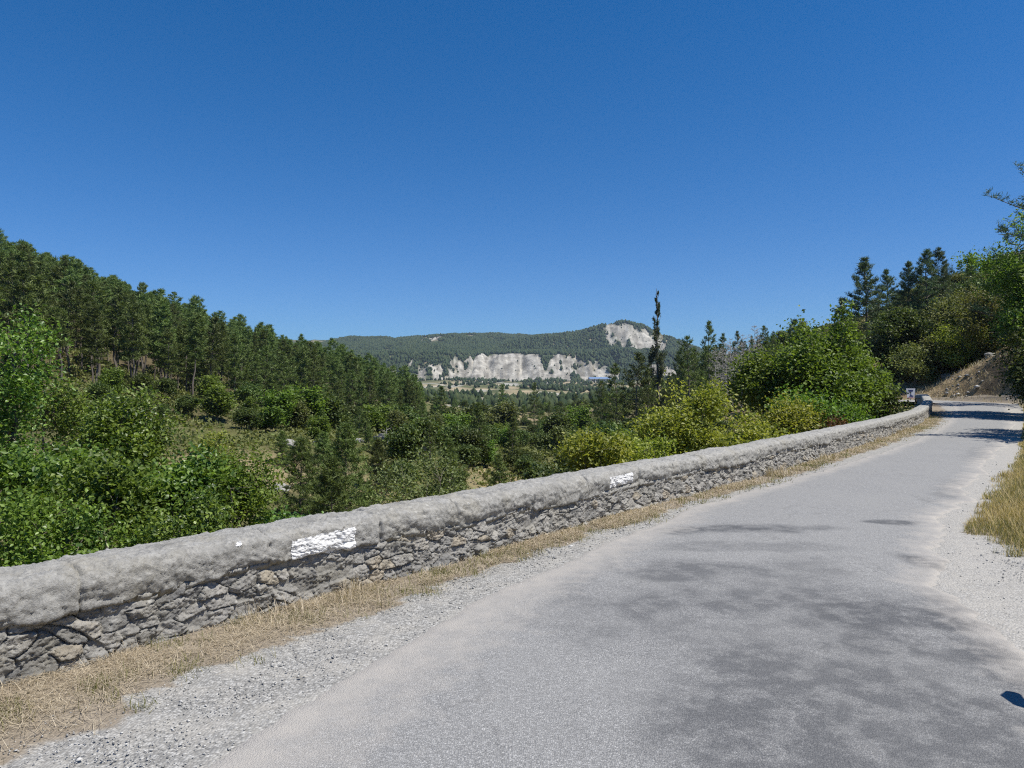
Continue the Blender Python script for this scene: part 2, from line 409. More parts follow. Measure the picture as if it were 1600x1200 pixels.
# ------------------------------------------------------------------ roadside sheet, road
def ribbon(A, B, nl, zf):
    t = np.linspace(0, 1, nl)
    P = A[:, None] * (1 - t)[None, :, None] + B[:, None] * t[None, :, None]
    n = len(A); V = P.reshape(-1, 2); z = zf(V[:, 0], V[:, 1])
    i = (np.arange(n - 1)[:, None] * nl + np.arange(nl - 1)[None]).ravel()
    return np.column_stack([V, z]), np.stack([i, i + 1, i + nl + 1, i + nl], 1), np.tile(t, n)

def asphalt():
    m, nt, out = new_mat('worn_asphalt'); co = objco(nt)
    edge = attr(nt, 'edge')                       # metres from the nearer edge
    dark = attr(nt, 'bleed')                      # bitumen bleeding through, laid out along the lane
    st = voro(nt, co, 115, 'F1', 1); sp = voro(nt, co, 115, 'F1', 0)
    st2 = noise(nt, co, 140, 2, .6)
    big = noise(nt, co, .7, 5, .6, .4); mid = noise(nt, co, 5, 5, .65)
    g = N(nt, 'ShaderNodeSeparateColor'); lk(nt, st, g.inputs[0])
    stone = ramp(nt, g.outputs[0], [(0, (.20, .198, .192)), (.45, (.28, .277, .267)), (.8, (.36, .356, .343)), (1, (.47, .463, .445))])
    tar = mixc(nt, st2, (.06, .061, .063), (.19, .19, .187))
    base = mixc(nt, ramp(nt, sp, [(.3, 0.0), (.8, .6)]), stone, tar)
    base = mixc(nt, ramp(nt, big, [(.35, 0.0), (.62, .5)]), base, mixc(nt, .6, base, (.29, .285, .27)))
    base = mixc(nt, math_(nt, 'MULTIPLY', dark, ramp(nt, mid, [(.40, .5), (.56, 1.0)]), True), base, mixc(nt, .76, base, (.055, .058, .064)))
    wob = N(nt, 'ShaderNodeVectorMath', operation='ADD'); lk(nt, co, wob.inputs[0])
    wn = N(nt, 'ShaderNodeTexNoise'); wn.inputs['Scale'].default_value = 2.5; wn.inputs['Detail'].default_value = 6; lk(nt, co, wn.inputs['Vector'])
    sc_ = N(nt, 'ShaderNodeVectorMath', operation='SCALE'); sc_.inputs['Scale'].default_value = .7; lk(nt, wn.outputs['Color'], sc_.inputs[0]); lk(nt, sc_.outputs[0], wob.inputs[1])
    ck = voro(nt, wob.outputs[0], .55, 'DISTANCE_TO_EDGE', 0)
    ckm = math_(nt, 'MULTIPLY', ramp(nt, ck, [(.003, .22), (.009, 0.)]), ramp(nt, noise(nt, co, .45, 3), [(.48, 0.), (.58, 1.)]))
    base = mixc(nt, ckm, base, (.07, .068, .065))
    dust = math_(nt, 'ADD', edge, math_(nt, 'MULTIPLY', math_(nt, 'SUBTRACT', mid, .5), .65))
    base = mixc(nt, ramp(nt, dust, [(.0, .85), (.14, .55), (.40, 0.0)]), base, mixc(nt, ramp(nt, g.outputs[1], [(0, 0.), (1, .35)]), (.43, .40, .355), (.28, .265, .25)))
    h = math_(nt, 'SUBTRACT', math_(nt, 'MULTIPLY', mid, .6), sp)
    princ(nt, out, base, .88, .22, bump(nt, h, .006, .8)); return m
M['asphalt'] = asphalt()

NR = 700
def dens(P, n):
    s = np.concatenate([[0], np.cumsum(np.linalg.norm(np.diff(P, axis=0), axis=1))]); t = np.linspace(0, s[-1], n)
    return np.interp(t, s, np.arange(len(P)))
iL = np.sort(np.concatenate([np.linspace(0, NL - 1, 500), np.linspace(80, 240, 1100)]))
def tk(P): return np.stack([np.interp(iL, np.arange(NL), P[:, c]) for c in (0, 1)], 1)
Ld, Rd = tk(Lp), tk(Rp)
nrm = np.gradient((Ld + Rd) / 2, axis=0); nrm /= np.linalg.norm(nrm, axis=1, keepdims=True) + 1e-9; nrm = np.stack([nrm[:, 1], -nrm[:, 0]], 1)
wig = lambda P, s, a: a * fbm(P[:, 0] * 1.3, P[:, 1] * 1.3, seed=s, oct=6, gain=.62)
Le = Ld + nrm * (wig(Ld, 80, .06))[:, None] - nrm * .05
Re = Rd + nrm * (wig(Rd, 81, .15))[:, None]
V, Q, t = ribbon(Le, Re, 15, lambda x, y: zroad(y) + .012)
wd = np.repeat(np.linalg.norm(Re - Le, axis=1), 15)
# a little camber and unevenness
V[:, 2] += .02 * (1 - (2 * t - 1) ** 2) + .006 * fbm(V[:, 0], V[:, 1], seed=83)
V[:, 2] -= np.where((t == 0) | (t == 1), .03, 0)
def bleed(x, y):
    b = np.zeros(len(x))
    for (cx, cy, ax, ay, rot, a) in [(1.6, 6.6, .8, .5, 0, .8), (2.8, 8.45, 1.0, .26, .05, .95), (4.8, 8.9, .42, .16, 0, .95), (4.1, 6.75, .26, .6, .3, 1.0), (1.8, 5.6, 1.0, .5, .2, .8), (2.95, 5.25, .9, .42, -.15, .95),
                                   (2.2, 5.2, .9, .4, .1, .7), (1.85, 3.6, 1.25, 1.7, -.1, .85), (2.4, 7.5, 1.3, .3, 0, .45), (1.25, 5.0, .5, .9, .4, .5), (3.0, 4.4, .6, .8, .4, .9), (2.1, 4.8, 1.7, 2.6, -.2, .5), (3.6, 5.6, .35, .7, .5, .8), (7.5, 12, 1.6, .35, .9, .35), (12, 18, 3, .4, .9, .3)]:
        c, s = math.cos(rot), math.sin(rot); dx, dy = x - cx, y - cy
        u = (dx * c + dy * s) / ax; v = (-dx * s + dy * c) / ay
        b = np.maximum(b, a * (1 - smooth(.45, 1.25, np.hypot(u, v) + .35 * fbm(x * 2.1, y * 2.1, seed=84))))
    return b
# bleeding needs finer sampling than the ribbon gives near the camera
V2, Q2, t2 = ribbon(Le, Re, 60, lambda x, y: zroad(y) + .012)
V2[:, 2] += .02 * (1 - (2 * t2 - 1) ** 2) + .006 * fbm(V2[:, 0], V2[:, 1], seed=83)
V2[:, 2] -= np.where((t2 == 0) | (t2 == 1), .03, 0)
wd2 = np.repeat(np.linalg.norm(Re - Le, axis=1), 60)
me = mesh_np('road', V2, Q2, M['asphalt'], True, {'edge': ('POINT', np.minimum(t2 * np.interp(V2[:, 1], [2, 7, 12], [.42, .6, 1.]), 1 - t2) * wd2), 'bleed': ('POINT', bleed(V2[:, 0], V2[:, 1]))})
tag(link('road', me), kind='structure')

def shoulder_mat():
    m, nt, out = new_mat('roadside_gravel'); co = objco(nt)
    st = voro(nt, co, 60, 'F1', 1); sp = voro(nt, co, 60, 'F1', 0); mid = noise(nt, co, 4, 6, .65)
    g = N(nt, 'ShaderNodeSeparateColor'); lk(nt, st, g.inputs[0])
    gr = ramp(nt, g.outputs[0], [(0, (.18, .178, .17)), (.5, (.31, .304, .285)), (1, (.48, .47, .44))])
    gr = mixc(nt, ramp(nt, sp, [(.3, 0.), (.8, .55)]), gr, (.20, .19, .17))
    gr = mixc(nt, ramp(nt, mid, [(.45, 0.), (.65, .6)]), gr, (.38, .36, .32))
    gr = mixc(nt, attr(nt, 'pale'), gr, mixc(nt, .40, gr, (.44, .415, .37)))
    earth = mixc(nt, noise(nt, co, 25, 6, .7), (.14, .115, .085), (.35, .30, .235))
    f = math_(nt, 'ADD', attr(nt, 'earth'), math_(nt, 'MULTIPLY', math_(nt, 'SUBTRACT', mid, .5), .6))
    c = mixc(nt, ramp(nt, f, [(.4, 0.), (.6, 1.)]), gr, earth)
    princ(nt, out, c, .95, .1, bump(nt, math_(nt, 'SUBTRACT', mid, math_(nt, 'MULTIPLY', sp, .6)), .012)); return m
M['shoulder'] = shoulder_mat()
def wall_d(x, y):
    P = np.stack([x, y], 1); o = np.empty(len(P))
    for a in range(0, len(P), 20000):
        o[a:a + 20000] = np.sqrt(((P[a:a + 20000, None] - Wp[None]) ** 2).sum(2)).min(1)
    return o
def earth_left(x, y):
    """1 on the dry earth strip along the wall foot, 0 on gravel"""
    w = np.interp(y, [-20, 3.5, 5.0, 6.4, 7.5, 9, 12, 20, 30, 60], [1.1, 1.0, .72, .46, .36, .34, .40, .5, .6, .8])
    return 1 - smooth(.75, 1.15, wall_d(x, y) / w + .3 * fbm(x * 1.9, y * 1.9, seed=90, oct=5, gain=.6))
VERGE = np.array([(3.6, 7.4), (4.95, 7.3), (5.34, 8.4), (6.6, 10.1), (8.7, 12.9), (11.5, 16.3), (17.5, 24.4), (25.0, 34.7), (30.9, 43), (34.4, 48.6)])
def verge(x, y):
    """1 on the grassy verge right of the road"""
    xe = np.interp(y, VERGE[1:, 1], VERGE[1:, 0])
    return smooth(-.1, .35, x - xe + .2 * fbm(x * 2, y * 2, seed=91)) * smooth(7.0, 7.6, y + .15 * fbm(x * 2, y * 2, seed=92))
iS = np.sort(np.concatenate([np.linspace(0, NL - 1, 420), np.linspace(90, 220, 500)])); 
def tk2(P): return np.stack([np.interp(iS, np.arange(NL), P[:, c]) for c in (0, 1)], 1)
Cs, Ns = tk2(Cp), tk2(Cn); hs_ = np.interp(iS, np.arange(NL), half); wds = np.interp(iS, np.arange(NL), Wd)
wds = np.where(iS > NL - 62, hs_ + .7, wds + .2)
A_ = Cs - Ns * wds[:, None]; B_ = Cs + Ns * (hs_ + 1.75)[:, None]
V, Q, t = ribbon(A_, B_, 44, lambda x, y: ground_z(x, y))
q, ii = road_frame(V[:, 0], V[:, 1])
V[:, 2] += .012 * fbm(V[:, 0] * 3, V[:, 1] * 3, seed=93) * smooth(0, .4, np.abs(q) - half[ii])
V[:, 2] -= .03 * (1 - smooth(-.35, -.05, np.abs(q) - half[ii])) + np.where(t > .97, .2, 0)
ea = np.where(q < 0, earth_left(V[:, 0], V[:, 1]), np.maximum(verge(V[:, 0], V[:, 1]), smooth(20, 30, V[:, 1]) * smooth(.5, 1.2, q - half[ii])))
tag(link('roadside', mesh_np('roadside', V, Q, M['shoulder'], True, {'earth': ('POINT', ea), 'pale': ('POINT', (q > 0) * (1 - .6 * smooth(.35, .9, q - half[ii])))})), kind='structure')

# ------------------------------------------------------------------ the parapet wall
def wall_steps(total, out, s):
    y = np.interp(np.arange(0, total, .01), s, out[:, 1]); st = np.where(y < 2, .09, np.where(y < 9, .0078, np.where(y < 17, .015, np.where(y < 30, .04, .08))))
    r = []; p = 0.
    while p < total:
        r.append(p); p += st[min(len(st) - 1, int(p / .01))]
    return np.array(r)
WP, WS = spline(W_PTS, wall_steps)
WT = np.gradient(WP, axis=0); WT /= np.linalg.norm(WT, axis=1, keepdims=True)
WN = np.stack([WT[:, 1], -WT[:, 0]], 1)          # towards the road
WZ = zroad(WP[:, 1])
def worley(u, v, su, sv, seed, jit=.85):
    """distance to nearest and second nearest random stone centre, stone number, offsets"""
    gu, gv = u / su, v / sv
    iu, iv = np.floor(gu), np.floor(gv)
    d1 = np.full(u.shape, 9.); d2 = np.full(u.shape, 9.); cid = np.zeros(u.shape); ou = np.zeros(u.shape); ov = np.zeros(u.shape)
    for a in (-1, 0, 1):
        for b in (-1, 0, 1):
            cu, cv = iu + a, iv + b
            h1 = _hash(cu, cv, cu * 0, seed); h2 = _hash(cu, cv, cu * 0 + 1, seed); h3 = _hash(cu, cv, cu * 0 + 2, seed)
            du = gu - (cu + .5 + (h1 - .5) * jit) ; dv = gv - (cv + .5 + (h2 - .5) * jit)
            du = du + dv * .35 * (h3 - .5) * 2
            d = np.sqrt(du ** 2 + dv ** 2)
            near = d < d1
            d2 = np.where(near, d1, np.minimum(d2, d)); d1 = np.where(near, d, d1)
            cid = np.where(near, h3, cid); ou = np.where(near, du, ou); ov = np.where(near, dv, ov)
    return d1, d2, cid, ou, ov

def stone_mat(name, cap):
    m, nt, out = new_mat(name); co = objco(nt)
    n1 = noise(nt, co, 20, 8, .78, .5); n2 = noise(nt, co, 75, 5, .75); n3 = noise(nt, co, 2.2, 5, .6)
    if cap: base = ramp(nt, n1, [(.28, (.19, .185, .172)), (.5, (.325, .318, .295)), (.72, (.45, .44, .41))])
    else: base = mixc(nt, attr(nt, 'cell'), mixc(nt, n1, (.17, .168, .16), (.36, .35, .325)), mixc(nt, n1, (.25, .24, .22), (.47, .45, .41)))
    if not cap: base = mixc(nt, ramp(nt, attr(nt, 'cell'), [(.86, 0.), (.90, .6)]), mixc(nt, ramp(nt, attr(nt, 'cell'), [(.12, .5), (.16, 0.)]), base, (.13, .13, .13)), (.36, .30, .21))
    base = mixc(nt, ramp(nt, n3, [(.5, 0.), (.7, .45)]), base, (.30, .275, .21))                    # ochre lichen and weathering
    n4 = noise(nt, co, 5.5, 6, .68, .4); base = mixc(nt, ramp(nt, n4, [(.52, 0.), (.66, .6)]), base, mixc(nt, n2, (.10, .10, .095), (.26, .255, .24)))
    base = mixc(nt, ramp(nt, n4, [(.30, .55), (.44, 0.)]), base, (.46, .45, .42))
    li = voro(nt, co, 9, 'F1', 0); base = mixc(nt, math_(nt, 'MULTIPLY', ramp(nt, li, [(.1, .65), (.2, 0.)]), ramp(nt, n3, [(.42, 0.), (.6, 1.)])), base, (.5, .49, .45))
    base = mixc(nt, ramp(nt, n2, [(.56, 0.), (.7, .55)]), base, (.07, .07, .068))                   # dark pits and lichen specks
    base = mixc(nt, ramp(nt, n2, [(.28, .4), (.42, 0.)]), base, (.55, .54, .5))
    if not cap: base = mixc(nt, ramp(nt, attr(nt, 'crev'), [(.04, .7), (.13, 0.)]), base, mixc(nt, n2, (.17, .165, .15), (.34, .33, .30)))  # mortar
    h = math_(nt, 'ADD', math_(nt, 'MULTIPLY', n1, 1.0), math_(nt, 'MULTIPLY', n2, .45))
    princ(nt, out, base, .92, .15, bump(nt, h, .018, .9)); return m
M['coping'] = stone_mat('coping_stone', True); M['rubble'] = stone_mat('rubble_stone', False)

wall_root = root('stone_wall', (0, 0, 0), 'long low grey stone parapet wall with rounded coping beside the road', 'wall')
# road face of the rubble masonry
hrow = np.concatenate([np.linspace(-.12, -.02, 5), np.linspace(-.01, .42, 62)])
S, Hh = np.meshgrid(WS, hrow, indexing='ij')
d1, d2, cid, ou, ov = worley(S + .06 * fbm(S * 3, Hh * 3, seed=102, oct=2), Hh + .05 * fbm(S * 2.5, Hh * 4, seed=101, oct=2), .17, .105, 7)
d1b, d2b, cidb, oub, ovb = worley(S, Hh + .03 * fbm(S * 5, Hh * 5, seed=104, oct=2), .075, .05, 8)
edge = smooth(.0, .38, d2 - d1)
h_ = lambda k: _hash(np.floor(cid * 99991), cid * 0, cid * 0, k) - .5
stone = .014 + .018 * (cid - .3) + .060 * (ou * h_(3) + ov * h_(4)) - .006 * d1 ** 2 - .007 * smooth(.1, 0, d2b - d1b) * (cidb > .4) + .007 * (cidb - .5)
stone += .012 * fbm(S * 9, Hh * 12, seed=103, oct=6, gain=.78) - .009 * (1 - smooth(0, .07, np.abs(fbm(S * 4 + Hh * 5, Hh * 11, seed=106, oct=3))))
stone -= .042 * (1 - smooth(.015, .065, d2 - d1)) + .045 * smooth(.44, .48, h_(5))
mortar = -.004 + .008 * fbm(S * 11, Hh * 11, seed=107, oct=6, gain=.66) - .04 * smooth(.1, .5, fbm(S * 2.8, Hh * 5, seed=108, oct=3))
disp = np.maximum(stone, mortar)
off = disp - .03 * np.clip(Hh, 0, 1)
Pxy = WP[:, None] + WN[:, None] * off[..., None]
V = np.concatenate([Pxy, (WZ[:, None] + Hh)[..., None]], 2)
nr = len(hrow)
i = (np.arange(len(WS) - 1)[:, None] * nr + np.arange(nr - 1)[None]).ravel()
Qf = np.stack([i, i + nr, i + nr + 1, i + 1], 1)
Vf = V.reshape(-1, 3)
# far face and core of the wall, plainer, reaching down the slope
bk_h = np.array([.42, .2, -.1, -.6, -1.4, -2.2])
Sb, Hb = np.meshgrid(WS[::6], bk_h, indexing='ij')
Pb = WP[::6][:, None] - WN[::6][:, None] * (.40 + .03 * fbm(Sb * 3, Hb * 4, seed=110) - .06 * np.minimum(Hb, 0))[..., None]
Vb = np.concatenate([Pb, (WZ[::6][:, None] + Hb)[..., None]], 2).reshape(-1, 3)
nb = len(bk_h); i = (np.arange(len(WS[::6]) - 1)[:, None] * nb + np.arange(nb - 1)[None]).ravel()
Qb = np.stack([i, i + nb, i + nb + 1, i + 1], 1)[:, ::1] + len(Vf)
Vm = np.concatenate([Vf, Vb]); Qm = np.concatenate([Qf, Qb])
cell = np.concatenate([cid.ravel(), np.full(len(Vb), .5)]); crev = np.concatenate([(d2 - d1).ravel(), np.ones(len(Vb))])
link('masonry', mesh_np('masonry', Vm, Qm, M['rubble'], False, {'cell': ('POINT', cell), 'crev': ('POINT', crev)}), wall_root)
# rounded end stones are part of the masonry: close the far end
# coping: rounded blocks
prof = np.array([(.0, .37), (.025, .348), (.043, .366), (.05, .44), (.048, .51), (.036, .56), (.0, .595), (-.06, .61), (-.20, .616), (-.32, .61), (-.39, .595), (-.435, .55), (-.455, .48), (-.45, .36), (-.40, .34)])
pp, ps = spline(prof, .0125)
pt = np.gradient(pp, axis=0); pt /= np.linalg.norm(pt, axis=1, keepdims=True); pn = np.stack([-pt[:, 1], pt[:, 0]], 1) * -1
pn = np.where(((pn * (pp - np.array([-.19, .45]))).sum(1) < 0)[:, None], -pn, pn)
joints = np.cumsum(np.random.default_rng(5).uniform(.85, 1.45, 130))
def cap_disp(S, U, ux):
    j = np.searchsorted(joints, S); h = _hash(j, j * 0, j * 0, 40); h2 = _hash(j, j * 0, j * 0, 41)
    dj = np.minimum(np.abs(S - joints[np.clip(j - 1, 0, 129)]), np.abs(joints[np.clip(j, 0, 129)] - S)) + .012 * fbm(S * 8, U * 14, seed=121, oct=2)
    sj = S - (joints[np.clip(j - 1, 0, 129)] + joints[np.clip(j, 0, 129)]) / 2
    d = .017 * (h - .5) + .03 * (_hash(j, j * 0, j * 0, 42) - .5) * sj - (.012 + .030 * h2) * (1 - smooth(.0, .011, dj)) - .006 * (1 - smooth(.0, .04, dj))
    d -= .030 * smooth(.0, .8, h2 * 1.3 - .3) * smooth(.45, .37, ux) * (U < ps[len(ps) // 2])
    d +=   .006 * fbm(S * 1.7, U * 3, seed=122, oct=2) + .007 * fbm(S * 5 + U * 4, U * 9, seed=129, oct=3) + .0085 * fbm(S * 11 + U * 4, U * 15, seed=123, oct=6, gain=.76)
    d -= .014 * (1 - smooth(0, .045, np.abs(fbm(S * 1.9 - U * 3, U * 4 + S, seed=127, oct=4, gain=.55)))) * smooth(-.1, .3, fbm(S * 1.3, U * 2, seed=128, oct=2))
    low = smooth(.42, .34, ux)                   # ragged lower lip
    d += low * .03 * fbm(S * 6, U * 3, seed=124, oct=3)
    return d
def cap_pts(S, U, extra=0.):
    """points of the coping surface for arc lengths S along the wall and U round its section"""
    bx = np.interp(U, ps, pp[:, 0]); bz = np.interp(U, ps, pp[:, 1]); nx = np.interp(U, ps, pn[:, 0]); nz = np.interp(U, ps, pn[:, 1])
    d = cap_disp(S, U, bz) + extra
    lip = .03 * fbm(S * 1.1, S * 0, seed=125, oct=3) * smooth(.45, .34, bz)
    x = np.interp(S, WS, WP[:, 0]); y = np.interp(S, WS, WP[:, 1]); wx = np.interp(S, WS, WN[:, 0]); wy = np.interp(S, WS, WN[:, 1])
    # sag and rise of the old coping line
    sag = .010 * fbm(S * .5, S * 0, seed=126, oct=2)
    lat = bx + nx * d
    return np.stack([x + wx * lat, y + wy * lat, zroad(y) + bz + nz * d + lip + sag], -1)
Sg, Ug = np.meshgrid(WS, ps, indexing='ij'); Vc = cap_pts(Sg, Ug); n2_ = len(ps)
i = (np.arange(len(WS) - 1)[:, None] * n2_ + np.arange(n2_ - 1)[None]).ravel()
Qc = np.stack([i, i + 1, i + n2_ + 1, i + n2_], 1)
Vc = Vc.reshape(-1, 3)
# rounded end of the wall at the bend
endc = Vc[-n2_:].mean(0) + np.array([WT[-1, 0] * .22, WT[-1, 1] * .22, -.02])
cap_faces = Acc(); cap_faces.add(Vc, Qc)
ring = np.arange(len(Vc) - n2_, len(Vc)); mid_ring = Vc[ring] * .55 + endc * .45 + np.array([WT[-1, 0] * .1, WT[-1, 1] * .1, 0])
Ve = np.concatenate([Vc[ring], mid_ring, endc[None]]); a = np.arange(n2_ - 1)
Qe = np.concatenate([np.stack([a, a + 1, a + n2_ + 1, a + n2_], 1), np.stack([a + n2_, a + n2_ + 1, np.full(n2_ - 1, 2 * n2_), np.full(n2_ - 1, 2 * n2_)], 1)])
cap_faces.add(Ve, Qe[:n2_ - 1])
coping = link('coping', cap_faces.mesh('coping', M['coping'], True), wall_root)
# end pier below the coping
th = np.linspace(-np.pi / 2, np.pi / 2, 20); hh = np.linspace(-.6, .45, 10); c0 = WP[-1] - WN[-1] * .2
T2, H2 = np.meshgrid(th, hh, indexing='ij'); r = .235 + .02 * fbm(T2 * 3, H2 * 6, seed=130)
Vp = np.stack([c0[0] + WN[-1, 0] * np.sin(T2) * r + WT[-1, 0] * np.cos(T2) * r, c0[1] + WN[-1, 1] * np.sin(T2) * r + WT[-1, 1] * np.cos(T2) * r, WZ[-1] + H2], -1).reshape(-1, 3)
i = (np.arange(19)[:, None] * 10 + np.arange(9)[None]).ravel()
link('end_pier', mesh_np('end_pier', Vp, np.stack([i, i + 1, i + 11, i + 10], 1), M['rubble'], True, {'cell': ('POINT', np.full(200, .6)), 'crev': ('POINT', np.ones(200))}), wall_root)

def white_paint():
    m, nt, out = new_mat('white_road_paint'); co = objco(nt)
    n = noise(nt, co, 45, 5, .7); n2 = noise(nt, co, 12, 5, .7)
    f = math_(nt, 'ADD', math_(nt, 'MULTIPLY', n, .7), math_(nt, 'MULTIPLY', n2, .4))
    c = mixc(nt, ramp(nt, f, [(.36, 0.), (.45, 1.)]), (.34, .33, .31), (.66, .66, .65))
    princ(nt, out, c, .6, .3, bump(nt, n, .006, .8)); return m
M['white'] = white_paint()
def s_at_px(px):
    z = .5; f = WP[:, 0] + WN[:, 0] * .06; g = WP[:, 1] + WN[:, 1] * .06
    pxs = 800 + FPX * f / np.maximum(g, .3); ok = g > 1
    return float(np.interp(px, pxs[ok], WS[ok]))
def u_at_z(z): 
    j = np.argmax(pp[:, 1]); return float(np.interp(z, pp[4:j, 1], ps[4:j]))
def paint_patch(px0, px1, z0, z1, seed, label, rag=.14, slope=0, round_=False):
    s0, s1 = s_at_px(px0), s_at_px(px1); nu, ns = 44, 90
    a, b = np.meshgrid(np.linspace(0, 1, ns), np.linspace(0, 1, nu), indexing='ij')
    u0, u1 = u_at_z(z0) if z0 > .4 else ps[2], u_at_z(z1)
    S_ = s0 + (s1 - s0) * a; U_ = u0 + (u1 - u0) * (b)
    P = cap_pts(S_, U_, .004)
    if round_: keep = np.hypot(a - .5, b - .5) + .10 * fbm(a * 5, b * 5, seed=seed) < .42
    else:
        e = np.minimum.reduce([a * (s1 - s0), (1 - a) * (s1 - s0), b * (u1 - u0) + .02, (1 - b - slope * (1 - a)) * (u1 - u0)])
        keep = e + rag * .12 * fbm(S_ * 22, U_ * 22, seed=seed, oct=3) > .008
    i = (np.arange(ns - 1)[:, None] * nu + np.arange(nu - 1)[None])
    kq = keep[:-1, :-1] & keep[1:, :-1] & keep[:-1, 1:] & keep[1:, 1:]
    i = i[kq]; Qp = np.stack([i, i + 1, i + nu + 1, i + nu], 1)
    used = np.unique(Qp); remap = np.zeros(ns * nu, int); remap[used] = np.arange(len(used))
    o = link('paint_patch', mesh_np('paint_patch', P.reshape(-1, 3)[used], remap[Qp], M['white'], True), coping)
    o['label'] = label
paint_patch(456, 559, .36, .545, 140, 'larger rough white painted rectangle on the coping', .06, .04)
paint_patch(954, 992, .405, .55, 141, 'small clean white painted rectangle further along the coping', .03, .05)
paint_patch(370, 382, .55, .585, 142, 'small white spot of paint or lichen on the coping', .05, 0, True)

# ------------------------------------------------------------------ loose cover on the roadside: gravel, straw, grass
def stones_mesh(P, size, mat, name, squash=.6):
    n = len(P); base = np.array([(1, 0, 0), (0, 1, 0), (-1, 0, 0), (0, -1, 0), (0, 0, 1), (0, 0, -.6)], float)
    Ft = np.array([(0, 1, 4), (1, 2, 4), (2, 3, 4), (3, 0, 4), (1, 0, 5), (2, 1, 5), (3, 2, 5), (0, 3, 5)])
    B = base[None] * (1 + .5 * (rng.random((n, 6, 1)) - .5)) + .35 * (rng.random((n, 6, 3)) - .5)
    B = B * np.stack([size * rng.uniform(.7, 1.3, n), size * rng.uniform(.6, 1, n), size * squash * rng.uniform(.6, 1.1, n)], 1)[:, None]
    th = rng.random(n) * 6.283; c, s = np.cos(th)[:, None], np.sin(th)[:, None]
    X = B[..., 0] * c - B[..., 1] * s; Y = B[..., 0] * s + B[..., 1] * c
    V = np.stack([X, Y, B[..., 2]], -1) + P[:, None]
    Fc = (Ft[None] + (np.arange(n) * 6)[:, None, None]).reshape(-1, 3)
    return mesh_np(name, V.reshape(-1, 3), Fc, mat, False, {'tint': ('POINT', np.repeat(rng.random(n), 6))})
def pebble_mat(name, a, b):
    m, nt, out = new_mat(name); co = objco(nt); t = attr(nt, 'tint')
    princ(nt, out, mixc(nt, noise(nt, co, 60, 3), mixc(nt, t, a, b), mixc(nt, t, tuple(x * .7 for x in a), b)), .9, .15); return m
M['pebble'] = pebble_mat('pebbles', (.20, .198, .19), (.54, .53, .50))
def scatter_box(n, x0, x1, y0, y1): return rng.uniform(x0, x1, n), rng.uniform(y0, y1, n)
def in_view(x, y, m=120): 
    px = 800 + FPX * x / np.maximum(y, .1); return (y > .5) & (px > -m) & (px < 1600 + m)

def near_sample(n, y0, y1, bias=1.6):
    """random ground points in the view wedge, denser near the camera"""
    y = y0 + (y1 - y0) * rng.random(n) ** bias; x = (rng.random(n) * 1.9 - .95) * y
    return x, y
x, y = near_sample(260000, 1.6, 16, 1.3)
q, ii = road_frame(x, y); wdst = wall_d(x, y); eL = earth_left(x, y); vg = verge(x, y)
left = (q < 0) & (-q > half[ii] - .25) & (-q < Wd[ii] - .02)
dl = -q - half[ii]
pl = np.where(left, (1 - eL) * smooth(-.1, .45, dl) + .06, 0)
right = (q > 0) & (q > half[ii] - .05) & (q < half[ii] + 1.7)
pr = np.where(right, (1 - vg) * smooth(.1, .7, q - half[ii]) * .7 + .04, 0)
keep = rng.random(len(x)) < np.clip(pl + pr, 0, 1) * .55
xk, yk = x[keep], y[keep]
sz = rng.lognormal(-5.15, .4, len(xk)) * np.clip(yk / 6, .8, 1.6)
tag(link('gravel', stones_mesh(np.stack([xk, yk, ground_z(xk, yk) + sz * .1 + .004], 1), sz, M['pebble'], 'gravel')), 'pale grey gravel along both edges of the road', 'gravel', kind='stuff')

def blades(P, h, w, lean, az, name, mat, tint, droop=.4):
    """bent grass blades as three triangles each"""
    n = len(P); d = np.stack([np.cos(az), np.sin(az), np.zeros(n)], 1); sd = np.stack([-np.sin(az), np.cos(az), np.zeros(n)], 1)
    up = np.array([0, 0, 1.])[None]
    m = P + (d * np.sin(lean)[:, None] + up * np.cos(lean)[:, None]) * (h * .55)[:, None]
    l2 = np.minimum(lean + droop, 1.75); tip = m + (d * np.sin(l2)[:, None] + up * np.cos(l2)[:, None]) * (h * .45)[:, None]
    ww = w[:, None]
    V = np.stack([P - sd * ww, P + sd * ww, m + sd * ww * .7, m - sd * ww * .7, tip], 1)
    T = np.array([(0, 1, 2), (0, 2, 3), (3, 2, 4)])
    Fc = (T[None] + (np.arange(n) * 5)[:, None, None]).reshape(-1, 3)
    return mesh_np(name, V.reshape(-1, 3), Fc, mat, False, {'tint': ('POINT', np.repeat(tint, 5))})
# straw lying and standing on the strip at the wall foot
y = np.concatenate([1.8 + 8 * rng.random(42000) ** 1.2, 8 + 26 * rng.random(42000) ** 1.3]); 
si = np.interp(y, WP[:, 1], np.arange(len(WP))); dd = np.abs(rng.normal(0, 1, len(y))) * np.interp(y, [2, 5, 7, 12, 30], [.55, .36, .22, .24, .32])
wx = np.interp(si, np.arange(len(WP)), WP[:, 0]); wn0 = np.interp(si, np.arange(len(WP)), WN[:, 0]); wn1 = np.interp(si, np.arange(len(WP)), WN[:, 1])
x = wx + wn0 * dd; y = y + wn1 * dd
k = (earth_left(x, y) + .08 > rng.random(len(x))) & in_view(x, y) & (smooth(-.55, .25, fbm(x * 2.2, y * 2.2, seed=151)) * .8 + .08 > rng.random(len(x)))
x, y, dd = x[k], y[k], dd[k]; n = len(x)
clump = smooth(.0, .6, fbm(x * 1.7, y * 1.7, seed=150))
lying = rng.random(n) < np.where(y < 8, .80, .62)
h = np.where(lying, rng.uniform(.05, .22, n), rng.uniform(.02, .07, n) * (1 + 1.8 * clump ** 2) * np.where(dd < .12, 1.3, 1))
lean = np.where(lying, rng.uniform(1.25, 1.52, n), np.abs(rng.normal(.35, .3, n)))
